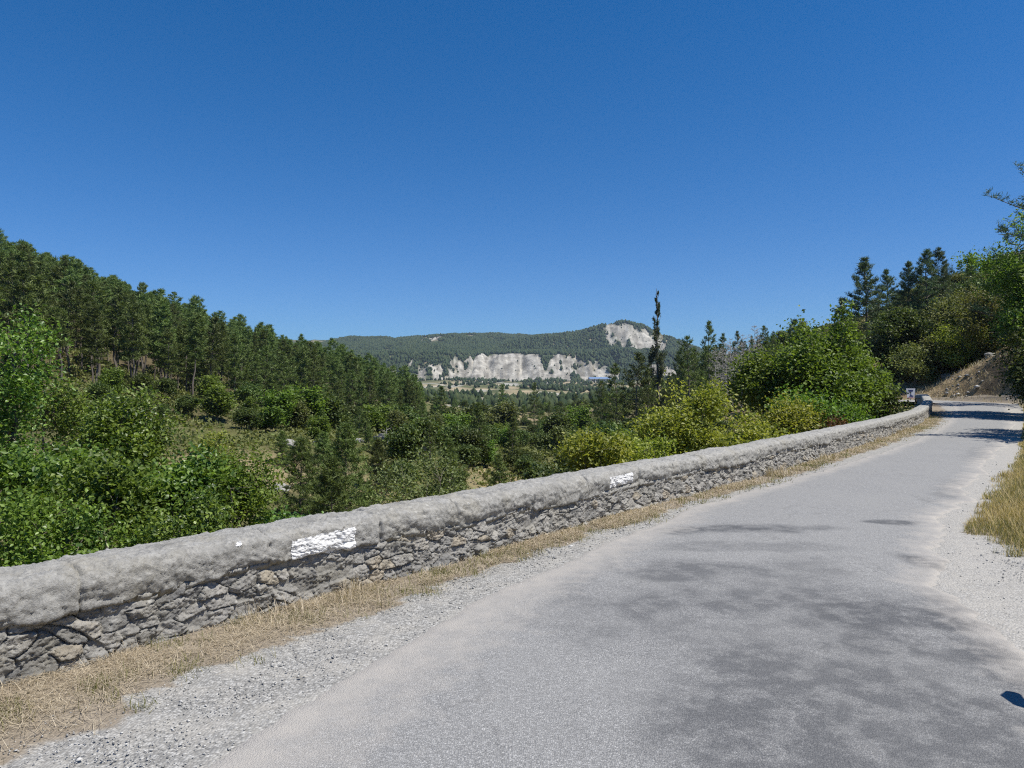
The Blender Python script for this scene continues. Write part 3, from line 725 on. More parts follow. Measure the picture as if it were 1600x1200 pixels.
zz = ground_z(x, y) + np.where(lying, .006 + rng.random(n) * .02, 0)
tag(link('dry_grass', blades(np.stack([x, y, zz], 1), h, np.where(lying, .0013, .0018) * np.clip(y / 5, 1, 4), lean, rng.random(n) * 6.283, 'dry_grass', M['straw'], rng.beta(2, 2, n))), 'dry straw and dead grass strip at the foot of the wall', 'dry grass', kind='stuff')
# greener tufts between
tuf = []
for (sx, n_) in [(2.6, 16), (3.4, 18), (4.6, 18), (5.6, 16), (6.4, 14), (7.2, 14), (8.4, 16), (10.5, 12), (13, 18), (17, 26), (24, 30), (32, 34)]:
    for _ in range(n_):
        yy = sx * rng.uniform(.85, 1.2); i = int(np.interp(yy, WP[:, 1], np.arange(len(WP)))); d = abs(rng.normal(.06, .18)) + (.5 * rng.random() ** 1.5 if yy < 6.5 else .1 * rng.random())
        c = WP[i] + WN[i] * d; k_ = rng.integers(14, 60); sp = .028 + .006 * yy
        tuf.append(np.stack([c[0] + rng.normal(0, sp, k_), c[1] + rng.normal(0, sp, k_)], 1))
T_ = np.concatenate(tuf); 
T_ = T_[wall_d(T_[:, 0], T_[:, 1]) > .0]; n = len(T_)
tag(link('grass_tufts', blades(np.column_stack([T_, ground_z(T_[:, 0], T_[:, 1])]), rng.uniform(.025, .10, n), .0020 * np.clip(T_[:, 1] / 5, 1, 4), np.abs(rng.normal(.6, .35, n)), rng.random(n) * 6.283, 'grass_tufts', M['grass'], rng.random(n))), 'small green grass tufts scattered along the foot of the wall', 'grass', kind='stuff')
# verge right of the road
y = 7.2 + 34 * rng.random(150000) ** 1.6; xe = np.interp(y, VERGE[1:, 1], VERGE[1:, 0]); x = xe + rng.random(len(y)) ** 1.3 * 4.2
q, ii = road_frame(x, y)
k = (verge(x, y) > rng.random(len(x)) * 1.0) & in_view(x, y, 200); x, y = x[k], y[k]; n = len(x)
gl = smooth(-.15, .3, fbm(x * .9, y * .9, seed=155))
isg = rng.random(n) < .12 + .45 * (1 - gl)
for flag, nm, mt, lb in ((False, 'verge_grass', 'golden', 'tall dry blond grass on the verge right of the road'), (True, 'verge_greenery', 'grass', 'green grass mixed into the dry verge right of the road')):
    s_ = isg == flag; xx, yy = x[s_], y[s_]; m_ = len(xx)
    h = rng.uniform(.08, .32, m_) * (.5 + .7 * smooth(.0, .8, xx - np.interp(yy, VERGE[1:, 1], VERGE[1:, 0]))) * (.9 if not flag else .7)
    tag(link(nm, blades(np.stack([xx, yy, ground_z(xx, yy) - .01], 1), h, .0026 * np.clip(yy / 8, 1, 4), np.abs(rng.normal(.3, .22, m_)), rng.random(m_) * 6.283, nm, M[mt], rng.random(m_), .5)), lb, 'grass', kind='stuff')
# dry grass on the earth bank at the bend
x, y = scatter_box(60000, 22, 48, 24, 76); q, ii = road_frame(x, y)
k = (q > half[ii] + .6) & (fbm(x / 2.5, y / 2.5, seed=157) + rng.random(len(x)) * .7 > .25) & in_view(x, y, 60); x, y = x[k], y[k]; n = len(x)
tag(link('bank_grass', blades(np.stack([x, y, ground_z(x, y) - .02], 1), rng.uniform(.15, .5, n), np.full(n, .012), np.abs(rng.normal(.35, .25, n)), rng.random(n) * 6.283, 'bank_grass', M['straw'], rng.random(n) * .8, .5)), 'straw coloured dry grass on the earth bank at the road bend', 'dry grass', kind='stuff')

# ------------------------------------------------------------------ trees
def leaf_cards(P, length, width, tilt, rg, tint, fold=.3):
    """folded leaves: two quads' worth of triangles each, random heading, mostly facing up"""
    n = len(P); az = rg.random(n) * 6.283; pitch = rg.normal(0, tilt, n); roll = rg.normal(0, tilt, n)
    d = np.stack([np.cos(az) * np.cos(pitch), np.sin(az) * np.cos(pitch), np.sin(pitch)], 1)
    s0 = np.stack([-np.sin(az), np.cos(az), np.zeros(n)], 1); u0 = np.cross(d, s0)
    s = s0 * np.cos(roll)[:, None] + u0 * np.sin(roll)[:, None]; u = np.cross(d, s)
    L = (length * rg.uniform(.65, 1.25, n))[:, None]; Wd_ = (width * rg.uniform(.7, 1.2, n))[:, None]
    b = P - d * L * .5
    V = np.stack([b, P - d * L * .05 + s * Wd_ * .5 + u * Wd_ * fold * .5, P + d * L * .5 - u * L * .12, P - d * L * .05 - s * Wd_ * .5 + u * Wd_ * fold * .5], 1)
    T = np.array([(0, 1, 2), (0, 2, 3)])
    Fc = (T[None] + (np.arange(n) * 4)[:, None, None]).reshape(-1, 3)
    return V.reshape(-1, 3), Fc, np.repeat(tint, 4)

def leafy(seed, h, rx, rz, cz, leaf, nleaf, lobes=9, stems=1, crad=.28, mat='oak', bark='bark_brown', shoots=0, spread=1.0, trunk_r=.02, tilt=.65, flat=.7, hollow=.5, nclus=150, lobe_sd=.26, box=None):
    """broad-leaved tree or shrub: stems, limbs, twigs and leaves gathered in clumps. rx crown radius, rz crown half height, cz crown centre height"""
    rg = np.random.default_rng(seed); wood = Acc()
    # lobes of the crown
    v = rg.normal(0, 1, (lobes, 3)); v /= np.linalg.norm(v, axis=1, keepdims=True); v[:, 2] = v[:, 2] * .9 + .05
    lob = v * np.array([rx, rx, rz]) * rg.uniform(.45, .78, (lobes, 1)) + np.array([0, 0, cz])
    lr = rg.uniform(.6, 1.15, lobes)
    li = rg.integers(0, lobes, nclus)
    off = rg.normal(0, 1, (nclus, 3)); off /= np.linalg.norm(off, axis=1, keepdims=True) + 1e-6; off *= (rg.random((nclus, 1)) ** .5)
    C = lob[li] + off * np.array([rx, rx, rz]) * lobe_sd * 1.35 * lr[li][:, None]
    if shoots:
        sx = rg.uniform(-.75, .75, (shoots, 2)) * rx
        for a, b in sx:
            hgt = cz + rz * np.sqrt(max(.1, 1 - (a * a + b * b) / rx ** 2)) * rg.uniform(.78, 1.12); m_ = rg.integers(4, 8)
            z_ = np.linspace(hgt - .25 * rz, hgt + .25 * rz * rg.random(), m_)
            C = np.concatenate([C, np.stack([a + rg.normal(0, .05 * rx, m_), b + rg.normal(0, .05 * rx, m_), z_], 1)])
    C[:, 2] = np.maximum(C[:, 2], .05 * h)
    nc = len(C)
    # stems and limbs
    nodes = []
    for k in range(stems):
        a = rg.random() * 6.283; e = np.array([math.cos(a), math.sin(a), 0]) * rx * (.08 if stems == 1 else .38) + np.array([0, 0, cz + rz * .55])
        t = np.linspace(0, 1, 10)[:, None]; b0 = np.array([math.cos(a), math.sin(a), 0]) * (0 if stems == 1 else .1 * rx)
        p = b0 * (1 - t) + e * t + np.sin(t * 3.1) * rg.normal(0, .05 * rx, 3) + np.cumsum(rg.normal(0, .012 * h, (10, 3)), 0) * np.array([1, 1, 0])
        p[0] = b0 + np.array([0, 0, -.3]); r0 = trunk_r * h / math.sqrt(stems)
        wood.add(*tube(p, r0 * (1.05 - .85 * t[:, 0]), 7)); nodes.append(p[3:])
    nodes = np.concatenate(nodes); limbs = []
    for k in range(lobes):
        dz = np.where(nodes[:, 2] < lob[k, 2] + .05 * h, 0, 2.) + np.linalg.norm(nodes - lob[k], axis=1); st = nodes[dz.argmin()]
        t = np.linspace(0, 1, 7)[:, None]; p = st * (1 - t) + lob[k] * t + np.sin(t * np.pi) * np.array([0, 0, -.08 * rz]) + np.concatenate([np.zeros((1, 3)), rg.normal(0, .025 * rx, (6, 3))])
        wood.add(*tube(p, trunk_r * h * .42 * (1.05 - .8 * t[:, 0]) / math.sqrt(stems) ** .5, 5)); limbs.append(p[1:])
    ln = np.concatenate(limbs + [nodes])
    for c in C[::2]:
        st = ln[np.linalg.norm(ln - c, axis=1).argmin()]; t = np.linspace(0, 1, 4)[:, None]
        p = st * (1 - t) + c * t + np.sin(t * np.pi) * rg.normal(0, .03 * rx, 3)
        wood.add(*tube(p, trunk_r * h * .13 * (1.1 - .8 * t[:, 0]), 3))
    # leaves
    per = rg.dirichlet(np.full(nc, 3.)) * nleaf; per = np.maximum(3, per).astype(int)
    ci = np.repeat(np.arange(nc), per); n = len(ci)
    g = rg.normal(0, 1, (n, 3)) * np.array([1, 1, flat]) * crad * rg.uniform(.7, 1.3, nc)[ci][:, None]
    P = C[ci] + g
    tint = np.clip(rg.normal(.42, .24, n) + rg.normal(0, .24, nc)[ci], 0, 1)
    V, Fc, T = leaf_cards(P, leaf, leaf * .68, tilt, rg, tint)
    tm = wood.mesh('trunk', M[bark], True)
    cm = mesh_np('crown', V, Fc, M[mat], False, {'tint': ('POINT', T)})
    return tm, cm

def pine(seed, h, cb, spread, whorls, nb, tufts, tl, tw, mat='needle', blades_=6, prof='round', bark='bark', dead=False, tr=.016, side=.28):
    rg = np.random.default_rng(seed); wood = Acc(); cen = []
    t = np.linspace(0, 1, 12)[:, None]; sway = np.cumsum(rg.normal(0, .006 * h, (12, 3)), 0) * np.array([1, 1, 0])
    tp = np.array([0, 0, h]) * t + sway; tp[0, 2] = -.4
    wood.add(*tube(tp, tr * h * (1.0 - .93 * t[:, 0]) , 7))
    zc = np.linspace(cb, .985, whorls) + rg.normal(0, .008, whorls)
    for z in zc:
        u = np.clip((z - cb) / (1 - cb), 0, 1)
        pr = {'round': (1 - u) ** .55 * (.72 + .5 * u), 'cone': (1 - u) ** .8 * 1.0 + .04, 'umb': (1 - u) ** .35 * (.55 + .6 * u)}[prof]
        c0 = np.array([np.interp(z, t[:, 0], tp[:, 0]), np.interp(z, t[:, 0], tp[:, 1]), z * h])
        a0 = rg.random() * 6.283
        for b in range(rg.integers(nb - 1, nb + 2)):
            if rg.random() < .1: continue
            a = a0 + b * 6.283 / nb + rg.normal(0, .25); L = spread * pr * rg.uniform(.6, 1.2) + .12
            el = -.12 + .75 * u + rg.normal(0, .1); s = np.linspace(0, 1, 5)[:, None]
            d = np.array([math.cos(a), math.sin(a), 0])
            p = c0 + d * L * s * math.cos(el) + np.array([0, 0, 1]) * (L * s * math.sin(el) + L * .16 * s ** 2.2) + np.concatenate([np.zeros((1, 3)), rg.normal(0, .03 * L, (4, 3))])
            wood.add(*tube(p, max(.006, .10 * tr * h + .008 * L) * (1.1 - .85 * s[:, 0]), 4))
            if dead:
                for q_ in range(rg.integers(6, 11)):
                    s0 = rg.uniform(.3, 1); b0 = np.array([np.interp(s0, s[:, 0], p[:, k]) for k in range(3)])
                    e = b0 + (d * rg.uniform(.1, .5) + rg.normal(0, .35, 3)) * L * .5
                    mid = (b0 + e) / 2 + rg.normal(0, .05 * L, 3)
                    wood.add(*tube(np.stack([b0, mid, e]), [.022, .016, .008], 3))
                continue
            m_ = max(3, int(tufts * L / spread + 2)); sp = rg.uniform(.28, 1.04, m_) ** .8
            base = np.stack([np.interp(np.minimum(sp, 1), s[:, 0], p[:, k]) for k in range(3)], 1)
            sd = np.array([-d[1], d[0], 0]); lat = rg.normal(0, side, m_) * L * (1.15 - sp)
            cen.append(base + sd * lat[:, None] + np.stack([np.zeros(m_), np.zeros(m_), np.abs(rg.normal(0, .05, m_)) * L], 1))
    tm = wood.mesh('trunk', M[bark], True)
    if dead: return tm, None
    cen.append(np.column_stack([np.full(4, tp[-1, 0]), np.full(4, tp[-1, 1]), h * np.array([.96, .98, 1., 1.01])]))
    C = np.concatenate(cen); nc = len(C); ci = np.repeat(np.arange(nc), blades_); n = len(ci)
    d = rg.normal(0, 1, (n, 3)); d[:, 2] = np.abs(d[:, 2]) * .8 + .25; d /= np.linalg.norm(d, axis=1, keepdims=True)
    L = (tl * rg.uniform(.6, 1.25, n))[:, None]; sd = np.cross(d, rg.normal(0, 1, (n, 3))); sd /= np.linalg.norm(sd, axis=1, keepdims=True)
    b = C[ci] + rg.normal(0, tl * .22, (n, 3)); w = tw * L / tl
    V = np.stack([b - sd * w * .55, b + sd * w * .55, b + d * L + sd * w * .12, b + d * L * .96 - sd * w * .12], 1).reshape(-1, 3)
    T = np.array([(0, 1, 2), (0, 2, 3)]); Fc = (T[None] + (np.arange(n) * 4)[:, None, None]).reshape(-1, 3)
    tint = np.clip(rg.normal(.42, .2, n) + rg.normal(0, .15, nc)[ci], 0, 1)
    return tm, mesh_np('crown', V, Fc, M[mat], False, {'tint': ('POINT', np.repeat(tint, 4))})

def plant(name, meshes, loc, label, cat_, group=None, rz=0, scale=1):
    r_ = root(name, loc, label, cat_, group, rz, scale)
    link('trunk', meshes[0], r_)
    if meshes[1]: link('crown', meshes[1], r_)
    return r_

# ---- young broad-leaved trees and shrubs right behind the wall, on the left
def near_shrub(seed, px, Y, ytop, wpx, ybot, label, cat_='shrub', name='leafy_shrub', mat='maple', leaf=.075, nleaf=9000, shoots=5, lobes=9, stems=3, **kw):
    x, y_ = at(px, Y); g = gz(x, y_); zt = max(top_z(ytop, Y), g + .8); h = zt - g; rx = wpx / FPX * Y / 2
    zb = min(max(g + .1, top_z(ybot, Y)), g + .55 * h); rz = (zt - zb) / 2 * .92; cz = (zt + zb) / 2 - g - .02 * h
    m = leafy(seed, h, rx, rz, cz, leaf, nleaf, lobes=lobes, stems=stems, crad=kw.pop('crad', .145), mat=mat, shoots=shoots, trunk_r=kw.pop('trunk_r', .014), **kw)
    return plant(name, m, (x, y_, g), label, cat_)
near_shrub(201, -15, 12.5, 478, 250, 880, 'tall light green young tree cut off by the left edge above the wall', 'tree', 'leafy_tree', nleaf=15000, lobes=14, stems=2, nclus=110, shoots=10, crad=.19)
near_shrub(202, 205, 12.0, 600, 135, 735, 'young maple with a rounded top and bare stem standing above the shrubs at left', 'tree', 'maple_tree', nleaf=7500, lobes=10, stems=1, nclus=90, shoots=11, crad=.14)
near_shrub(203, 60, 10.2, 672, 210, 960, 'broad green shrub behind the wall below the tall left edge tree', nleaf=8200, nclus=62, leaf=.085, crad=.17, trunk_r=.02)
near_shrub(204, 165, 9.6, 722, 200, 940, 'dense green shrub behind the wall under the young maple', nleaf=7600, nclus=58, leaf=.08, mat='oak', crad=.17, trunk_r=.02)
near_shrub(205, 278, 10.6, 700, 170, 910, 'green shrub with spiky shoots right of the young maple behind the wall', nleaf=6800, nclus=56, shoots=9, leaf=.09, crad=.16, trunk_r=.02)
near_shrub(206, 368, 11.0, 698, 130, 900, 'lighter green shrub at the right end of the thicket behind the wall', nleaf=7600, mat='oak', nclus=64, shoots=9, leaf=.065, crad=.16)
near_shrub(207, 440, 11.5, 782, 90, 880, 'small low green shrub just left of the larger white paint patch', nleaf=3000, nclus=60)
near_shrub(208, 15, 8.6, 760, 190, 980, 'dark low shrub touching the wall at the left edge', nleaf=7000, nclus=66, mat='oak', leaf=.06)
near_shrub(209, 120, 8.6, 800, 150, 980, 'low shrub touching the wall between the left edge and the white spot', nleaf=7000, nclus=110, mat='maple', leaf=.06)
near_shrub(210, 300, 9.2, 775, 190, 960, 'low leafy shrub crowding the wall behind the white spot', nleaf=6500, nclus=60, mat='maple', leaf=.06)
near_shrub(211, 95, 15.5, 575, 80, 760, 'thin light green sapling between the left edge tree and the maple', 'tree', 'leafy_tree', nleaf=5000, lobes=7, stems=1, nclus=90, shoots=8)
near_shrub(212, 335, 22, 655, 60, 820, 'pale yellow green bush behind the thicket at left', nleaf=2600, mat='hazel', nclus=90, leaf=.09)
near_shrub(213, 530, 18, 788, 60, 850, 'small bright green cushion bush showing just over the wall', nleaf=2600, mat='hazel', nclus=50, leaf=.08, shoots=0)
# ---- shrubs over the wall in the middle and right
near_shrub(220, 660, 21, 708, 175, 860, 'silvery green spreading bush over the middle of the wall', mat='silver', leaf=.10, nleaf=9000, nclus=150, shoots=6, crad=.26)
near_shrub(221, 930, 15.0, 668, 110, 780, 'yellow green shrub rising behind the small white paint patch', mat='hazel', leaf=.085, nleaf=6500, nclus=120, shoots=9)
near_shrub(222, 1000, 16.5, 672, 130, 770, 'yellow green shrub between the paint patch shrub and the tallest hazel', mat='hazel', leaf=.085, nleaf=6500, nclus=120, shoots=5)
near_shrub(223, 1088, 19, 592, 165, 760, 'tallest yellow green hazel behind the wall with a pointed top', mat='hazel', leaf=.10, nleaf=12000, nclus=180, shoots=6, crad=.25)
near_shrub(224, 1165, 20, 655, 130, 740, 'low yellow green shrub right of the tallest hazel', mat='hazel', leaf=.10, nleaf=7000, nclus=120, crad=.24)
near_shrub(225, 1235, 23, 628, 110, 720, 'yellow green shrub at the foot of the big round tree', mat='hazel', leaf=.11, nleaf=6000, nclus=120, crad=.26)
near_shrub(226, 1030, 20, 640, 100, 740, 'thin yellow green shrub left of the tallest hazel', mat='hazel', leaf=.10, nleaf=4500, nclus=90, crad=.22)
near_shrub(227, 960, 18, 705, 90, 770, 'low olive shrub behind the paint patch shrub', mat='silver', leaf=.09, nleaf=4000, nclus=80, crad=.2)
near_shrub(228, 1297, 25, 632, 34, 690, 'rust brown dead bush in the shade under the big round tree', mat='rust', leaf=.10, nleaf=450, nclus=30, shoots=0)
near_shrub(230, 1285, 31, 486, 150, 680, 'big round bright green tree behind the right part of the wall', 'tree', 'leafy_tree', mat='oak', leaf=.17, nleaf=21000, nclus=260, lobes=16, stems=2, crad=.34, shoots=7)
near_shrub(231, 1325, 33, 540, 105, 675, 'bright green tree leaning from the big round tree towards the sign', 'tree', 'leafy_tree', mat='oak', leaf=.17, nleaf=15000, nclus=200, lobes=13, stems=2, crad=.34, shoots=4)
near_shrub(232, 1205, 33, 548, 120, 690, 'mid green tree joined to the left side of the big round tree', 'tree', 'leafy_tree', mat='oak', leaf=.17, nleaf=13000, nclus=190, lobes=12, stems=2, crad=.34, shoots=5)
near_shrub(233, 1376, 37, 600, 40, 660, 'dark green bush between the bright trees and the sign', mat='dark_oak', leaf=.15, nleaf=6000, nclus=110, crad=.3, shoots=2)
near_shrub(235, 1250, 26.5, 600, 90, 700, 'shaded green shrub filling under the left of the big round tree', mat='oak', leaf=.14, nleaf=6000, nclus=110, crad=.3, shoots=2)
near_shrub(236, 1330, 29, 625, 110, 690, 'green shrub at the wall below the big round tree', mat='oak', leaf=.13, nleaf=7000, nclus=120, crad=.28, shoots=3)
# ---- right hand bank and hill
near_shrub(240, 1385, 70, 472, 120, 600, 'round dark green oak standing below the group of tall pines', 'tree', 'oak_tree', mat='dark_oak', leaf=.30, nleaf=13000, nclus=220, lobes=12, stems=1, crad=.5, shoots=0)
near_shrub(241, 1462, 64, 535, 90, 615, 'grey green scrub bush beside the dark oak on the bank', mat='scrub', leaf=.22, nleaf=6000, nclus=110, crad=.4)
near_shrub(242, 1425, 63, 545, 70, 618, 'olive scrub bush above the sign', mat='scrub', leaf=.22, nleaf=5000, nclus=100, crad=.4)
near_shrub(243, 1500, 62, 505, 90, 592, 'yellowish scrub bush on the bank above the road bend', mat='hazel', leaf=.20, nleaf=5000, nclus=110, crad=.38)
near_shrub(244, 1545, 60, 452, 110, 565, 'tall olive green shrub on top of the earth bank', mat='scrub', leaf=.2, nleaf=9000, nclus=170, lobes=11, crad=.38)
near_shrub(245, 1500, 66, 455, 110, 560, 'olive bush on the hill behind the bank under the double pine', mat='scrub', leaf=.24, nleaf=8000, nclus=140, crad=.45)
near_shrub(246, 1440, 72, 500, 80, 570, 'dark bush between the oak and the double pine', mat='dark_oak', leaf=.25, nleaf=6000, nclus=110, crad=.45)
near_shrub(247, 1625, 60, 440, 110, 555, 'olive shrub at the right end of the earth bank', mat='scrub', leaf=.18, nleaf=7000, nclus=140, crad=.36)
near_shrub(248, 1580, 55.5, 575, 30, 605, 'small yellow green tuft of shrub low on the earth bank', mat='hazel', leaf=.12, nleaf=1200, nclus=40, crad=.2, shoots=0)
# big dark tree overhanging the road at the right edge
for (sd, px, Y, yt, w, yb, lb, mt, nl) in [
    (250, 1648, 36, 322, 250, 575, 'large leafy tree overhanging the road at the right edge', 'oak', 26000),
    (251, 1650, 34, 470, 150, 650, 'dark shaded bush under the overhanging tree at the right edge', 'dark_oak', 12000),
    (252, 1700, 25, 480, 170, 700, 'shaded shrub beyond the right edge below the overhanging tree', 'dark_oak', 9000),
    (253, 1740, 22, 360, 230, 640, 'leafy tree beyond the right edge shading the verge', 'oak', 15000),
    (255, 1622, 34, 545, 70, 690, 'dark low shrub at the right road edge under the overhanging tree', 'dark_oak', 5000), (254, 1672, 37, 470, 90, 560, 'dark bush on the bank between road and overhanging tree', 'dark_oak', 11000)]:
    near_shrub(sd, px, Y, yt, w, yb, lb, 'tree' if sd in (250, 253) else 'shrub', 'leafy_tree' if sd in (250, 253) else 'leafy_shrub', mat=mt, leaf=.15, nleaf=nl, nclus=230, lobes=14, stems=2, crad=.33, shoots=4)

def place_pine(m, hm, px, Y, ytop, label, group=None, name='pine_tree', cat_='pine', sx=1.0, rz=None):
    x, y_ = at(px, Y); g = gz(x, y_); s = (top_z(ytop, Y) - g) / hm
    return plant(name, m, (x, y_, g), label, cat_, group, rng.random() * 6.283 if rz is None else rz, (s * sx, s * sx, s))
# tall pines on the right hill, in some detail
pA = [pine(300 + k, 11, .24, 2.9, 16, 6, 22, .36, .06, 'needle_near', 8, 'cone', side=.24) for k in range(4)]
for k, (px, Y, yt, lb) in enumerate([(1352, 80, 406, 'tall layered pine at the left end of the hilltop group right of the oak'), (1388, 88, 424, 'fainter pine second in the hilltop group'), (1420, 84, 412, 'dark pine in the middle of the hilltop group'),
        (1452, 82, 392, 'left trunk of the tallest twin pines on the hilltop'), (1470, 84, 390, 'right trunk of the tallest twin pines on the hilltop'), (1312, 76, 470, 'slender small pine left of the hilltop group'), (1240, 72, 502, 'little pine tip showing above the big round tree')]):
    place_pine(pA[k % 4], 11, px, Y, yt, lb, sx=[1, 1, .9, .85, .95, .7, .8][k])
place_pine(pine(310, 13, .2, 5.6, 14, 6, 40, .28, .04, 'needle_near', 8, 'round', side=.2), 13, 1648, 46, 262, 'large pine at the right edge reaching a long branch out over the road', sx=1, rz=2.0)
# dark pines and dead trees in the middle distance right of the poplar
pB = [pine(320 + k, 10, .12 + .1 * (k % 2), 2.5, 15, 5, 14, .34, .07, 'needle', 7, ['cone', 'round', 'cone'][k]) for k in range(3)]
mids = [(965, 104, 572, 'dark pine left of the poplar, leftmost of its clump'), (992, 98, 556, 'broad dark pine just left of the poplar'), (1012, 106, 578, 'dark pine half hidden behind the poplar'),
        (1062, 96, 552, 'dark pine right beside the poplar'), (1078, 92, 530, 'pointed dark pine right of the poplar'), (1108, 98, 506, 'tallest dark pine between the poplar and the dead trees'), (1133, 108, 524, 'dark pine behind the first dead tree'),
        (1192, 104, 512, 'flat topped pine behind the dead trees'), (1208, 98, 520, 'pine between the dead trees and the big round tree'), (1048, 108, 585, 'small dark pine at the foot of the poplar'), (940, 120, 598, 'low dark pine on the valley side left of the poplar clump'),
        (1152, 112, 520, 'dark pine between the dead trees'), (1172, 114, 528, 'short dark pine behind the second dead tree')]
for k, (px, Y, yt, lb) in enumerate(mids): place_pine(pB[k % 3], 10, px, Y, yt, lb, sx=1.05 if k < 3 else .85)
dd_ = [pine(330 + k, 10, .25, 1.9, 16, 5, 0, 0, 0, dead=True, bark='dead', tr=.012) for k in range(3)]
for k, (px, Y, yt, lb) in enumerate([(1132, 82, 536, 'grey dead tree with bare twigs, leftmost of the dead trees'), (1158, 80, 524, 'grey dead tree with a pale trunk in the middle of the dead trees'), (1177, 84, 510, 'tallest bare dead tree against the sky'), (1120, 96, 545, 'thin grey dead tree beside the tallest dark pine'), (1145, 86, 530, 'thin bare dead tree behind the pale trunked one')]):
    place_pine(dd_[k % 3], 10, px, Y, yt, lb, name='dead_tree', cat_='dead tree')

def poplar():
    rg = np.random.default_rng(77); wood = Acc(); h = 18.; C = []
    for (bx, hh_, wdt) in ((0, h, 1.05), (-1.0, h * .62, .65)):
        t = np.linspace(0, 1, 14)[:, None]; p = np.array([bx, 0, -.4]) * (1 - t) + np.array([bx * .7, .2, hh_]) * t + np.cumsum(rg.normal(0, .05, (14, 3)), 0) * np.array([1, 1, 0])
        wood.add(*tube(p, .26 * hh_ / h * (1.03 - t[:, 0]) + .015, 7))
        for k in range(90):
            z = rg.uniform(.04, .97) ; b = np.array([np.interp(z, t[:, 0], p[:, i]) for i in range(3)]); a = rg.random() * 6.283
            L = wdt * (.25 + 1.25 * max(0, math.sin(math.pi * (z * .78 + .14))) ** .9 * (1 - z ** 2 * .85)) * rg.uniform(.4, 1.5)
            e = b + np.array([math.cos(a) * .42, math.sin(a) * .42, 1.0]) * L * 1.3
            wood.add(*tube(np.stack([b, (b + e) / 2 + np.array([math.cos(a), math.sin(a), 0]) * .12 * L, e]), [.035, .022, .008], 4))
            if rg.random() < (.85 if bx == 0 else .35) * (1 if z > .3 else .6) * (1 if vnoise(np.array(z * 14.), np.array(bx), seed=5) > -.35 else .2): C += [b * (1 - s) + e * s for s in rg.uniform(.45, 1.05, 3)]
    C = np.array(C); ci = rg.integers(0, len(C), 9000); P = C[ci] + rg.normal(0, 1, (9000, 3)) * np.array([.16, .16, .24]) * (1.1 - .8 * np.clip(C[ci][:, 2:] / h, 0, 1) ** 2)
    tint = np.clip(rg.normal(.45, .22, 9000) + rg.normal(0, .15, len(C))[ci], 0, 1)
    V, Fc, T = leaf_cards(P, .17, .13, 1.0, rg, tint)
    return wood.mesh('trunk', M['bark'], True), mesh_np('crown', V, Fc, M['poplar'], False, {'tint': ('POINT', T)})
x, y_ = at(1030, 112); g = gz(x, y_); s = (top_z(450, 112) - g) / 18
plant('poplar_tree', poplar(), (x, y_, g), 'tall thin ragged poplar standing alone against the sky', 'poplar', scale=(s * .95, s * .95, s))

# ---- pine wood on the left hillside
pW = [pine(340 + k, 11, [.38, .46, .3, .5, .42, .34][k], [1.9, 1.6, 2.1, 1.7, 2.2, 1.5][k], 12, 5, 11, .42, .085, 'needle', 7, ['round', 'cone', 'cone', 'umb', 'round', 'cone'][k], tr=.012) for k in range(6)]
pts = []; cand = np.stack([rng.uniform(-150, -12, 16000), rng.uniform(48, 215, 16000)], 1)
gzc = ground_z(cand[:, 0], cand[:, 1]); pxc = 800 + FPX * cand[:, 0] / cand[:, 1]
edge_y = np.interp(pxc, [-200, 60, 200, 300, 400, 500, 600, 660], [62, 70, 78, 86, 98, 108, 118, 128])    # lower edge of the wood
ok = (pxc > -90) & (pxc < 655) & (cand[:, 1] > edge_y)
cell_ = {}
for (x, y_), z, o, px in zip(cand, gzc, ok, pxc):
    if not o: continue
    kx, ky = int(x // 4), int(y_ // 4)
    if any((x - a) ** 2 + (y_ - b) ** 2 < 2.8 ** 2 for i in (-1, 0, 1) for j in (-1, 0, 1) for (a, b, *_r) in cell_.get((kx + i, ky + j), [])): continue
    cell_.setdefault((kx, ky), []).append((x, y_, z, px)); pts.append((x, y_, z, px))
pts.sort(key=lambda p: math.hypot(p[0], p[1]))
def sky_top(px): return np.interp(px, [-90, 0, 60, 130, 200, 300, 400, 450, 520, 560, 620, 660], [340, 372, 379, 408, 447, 481, 500, 515, 524, 541, 571, 605])
# keep each tree's top near or under the wood's skyline
stuff = Acc(); n_ind = 0; PG = 'pines of the dense wood on the left hillside'
crest = {}
for p in pts:
    b = int(p[3] // 22)
    if b not in crest or p[1] > crest[b][1]: crest[b] = p
crest_set = {id(v) for v in crest.values()}
rest = []
for k, p in enumerate(pts):
    x, y_, z, px = p; D = y_
    hmax = top_z(sky_top(px) + rng.choice([rng.uniform(-16, 2), rng.uniform(0, 26)], p=[.3, .7]), D) - z
    h = rng.uniform(7, 12)
    if h > hmax: h = hmax
    if h < 4.5: continue
    if n_ind < 215:
        e = D < np.interp(px, [-200, 60, 200, 300, 400, 500, 600, 660], [62, 70, 78, 86, 98, 108, 118, 128]) + 7
        if e: lab = 'dark pine with bare trunk at the lower edge of the left hillside wood'
        elif px > 560: lab = 'dark pine at the right hand tip of the wooded left hillside'
        elif D > 118: lab = 'dark pine high up near the crest of the wooded left hillside'
        else: lab = 'dark pine inside the dense wood on the left hillside'
        s = h / 11; sx = s * rng.uniform(.95, 1.25)
        plant('pine_tree', pW[k % 6], (x, y_, z), lab, 'pine', lab.replace('dark pine', 'dark pines').replace(' a ', ' '), rng.random() * 6.283, (sx, sx, s)); n_ind += 1
    else: rest.append((x, y_, z, h, k))
def mesh_arrays(me):
    V = np.empty(len(me.vertices) * 3, np.float32); me.vertices.foreach_get('co', V)
    Fi = np.empty(len(me.loops), np.int32); me.loops.foreach_get('vertex_index', Fi)
    T = np.empty(len(me.vertices), np.float32); me.attributes['tint'].data.foreach_get('value', T)
    return V.reshape(-1, 3), Fi.reshape(-1, 3), T
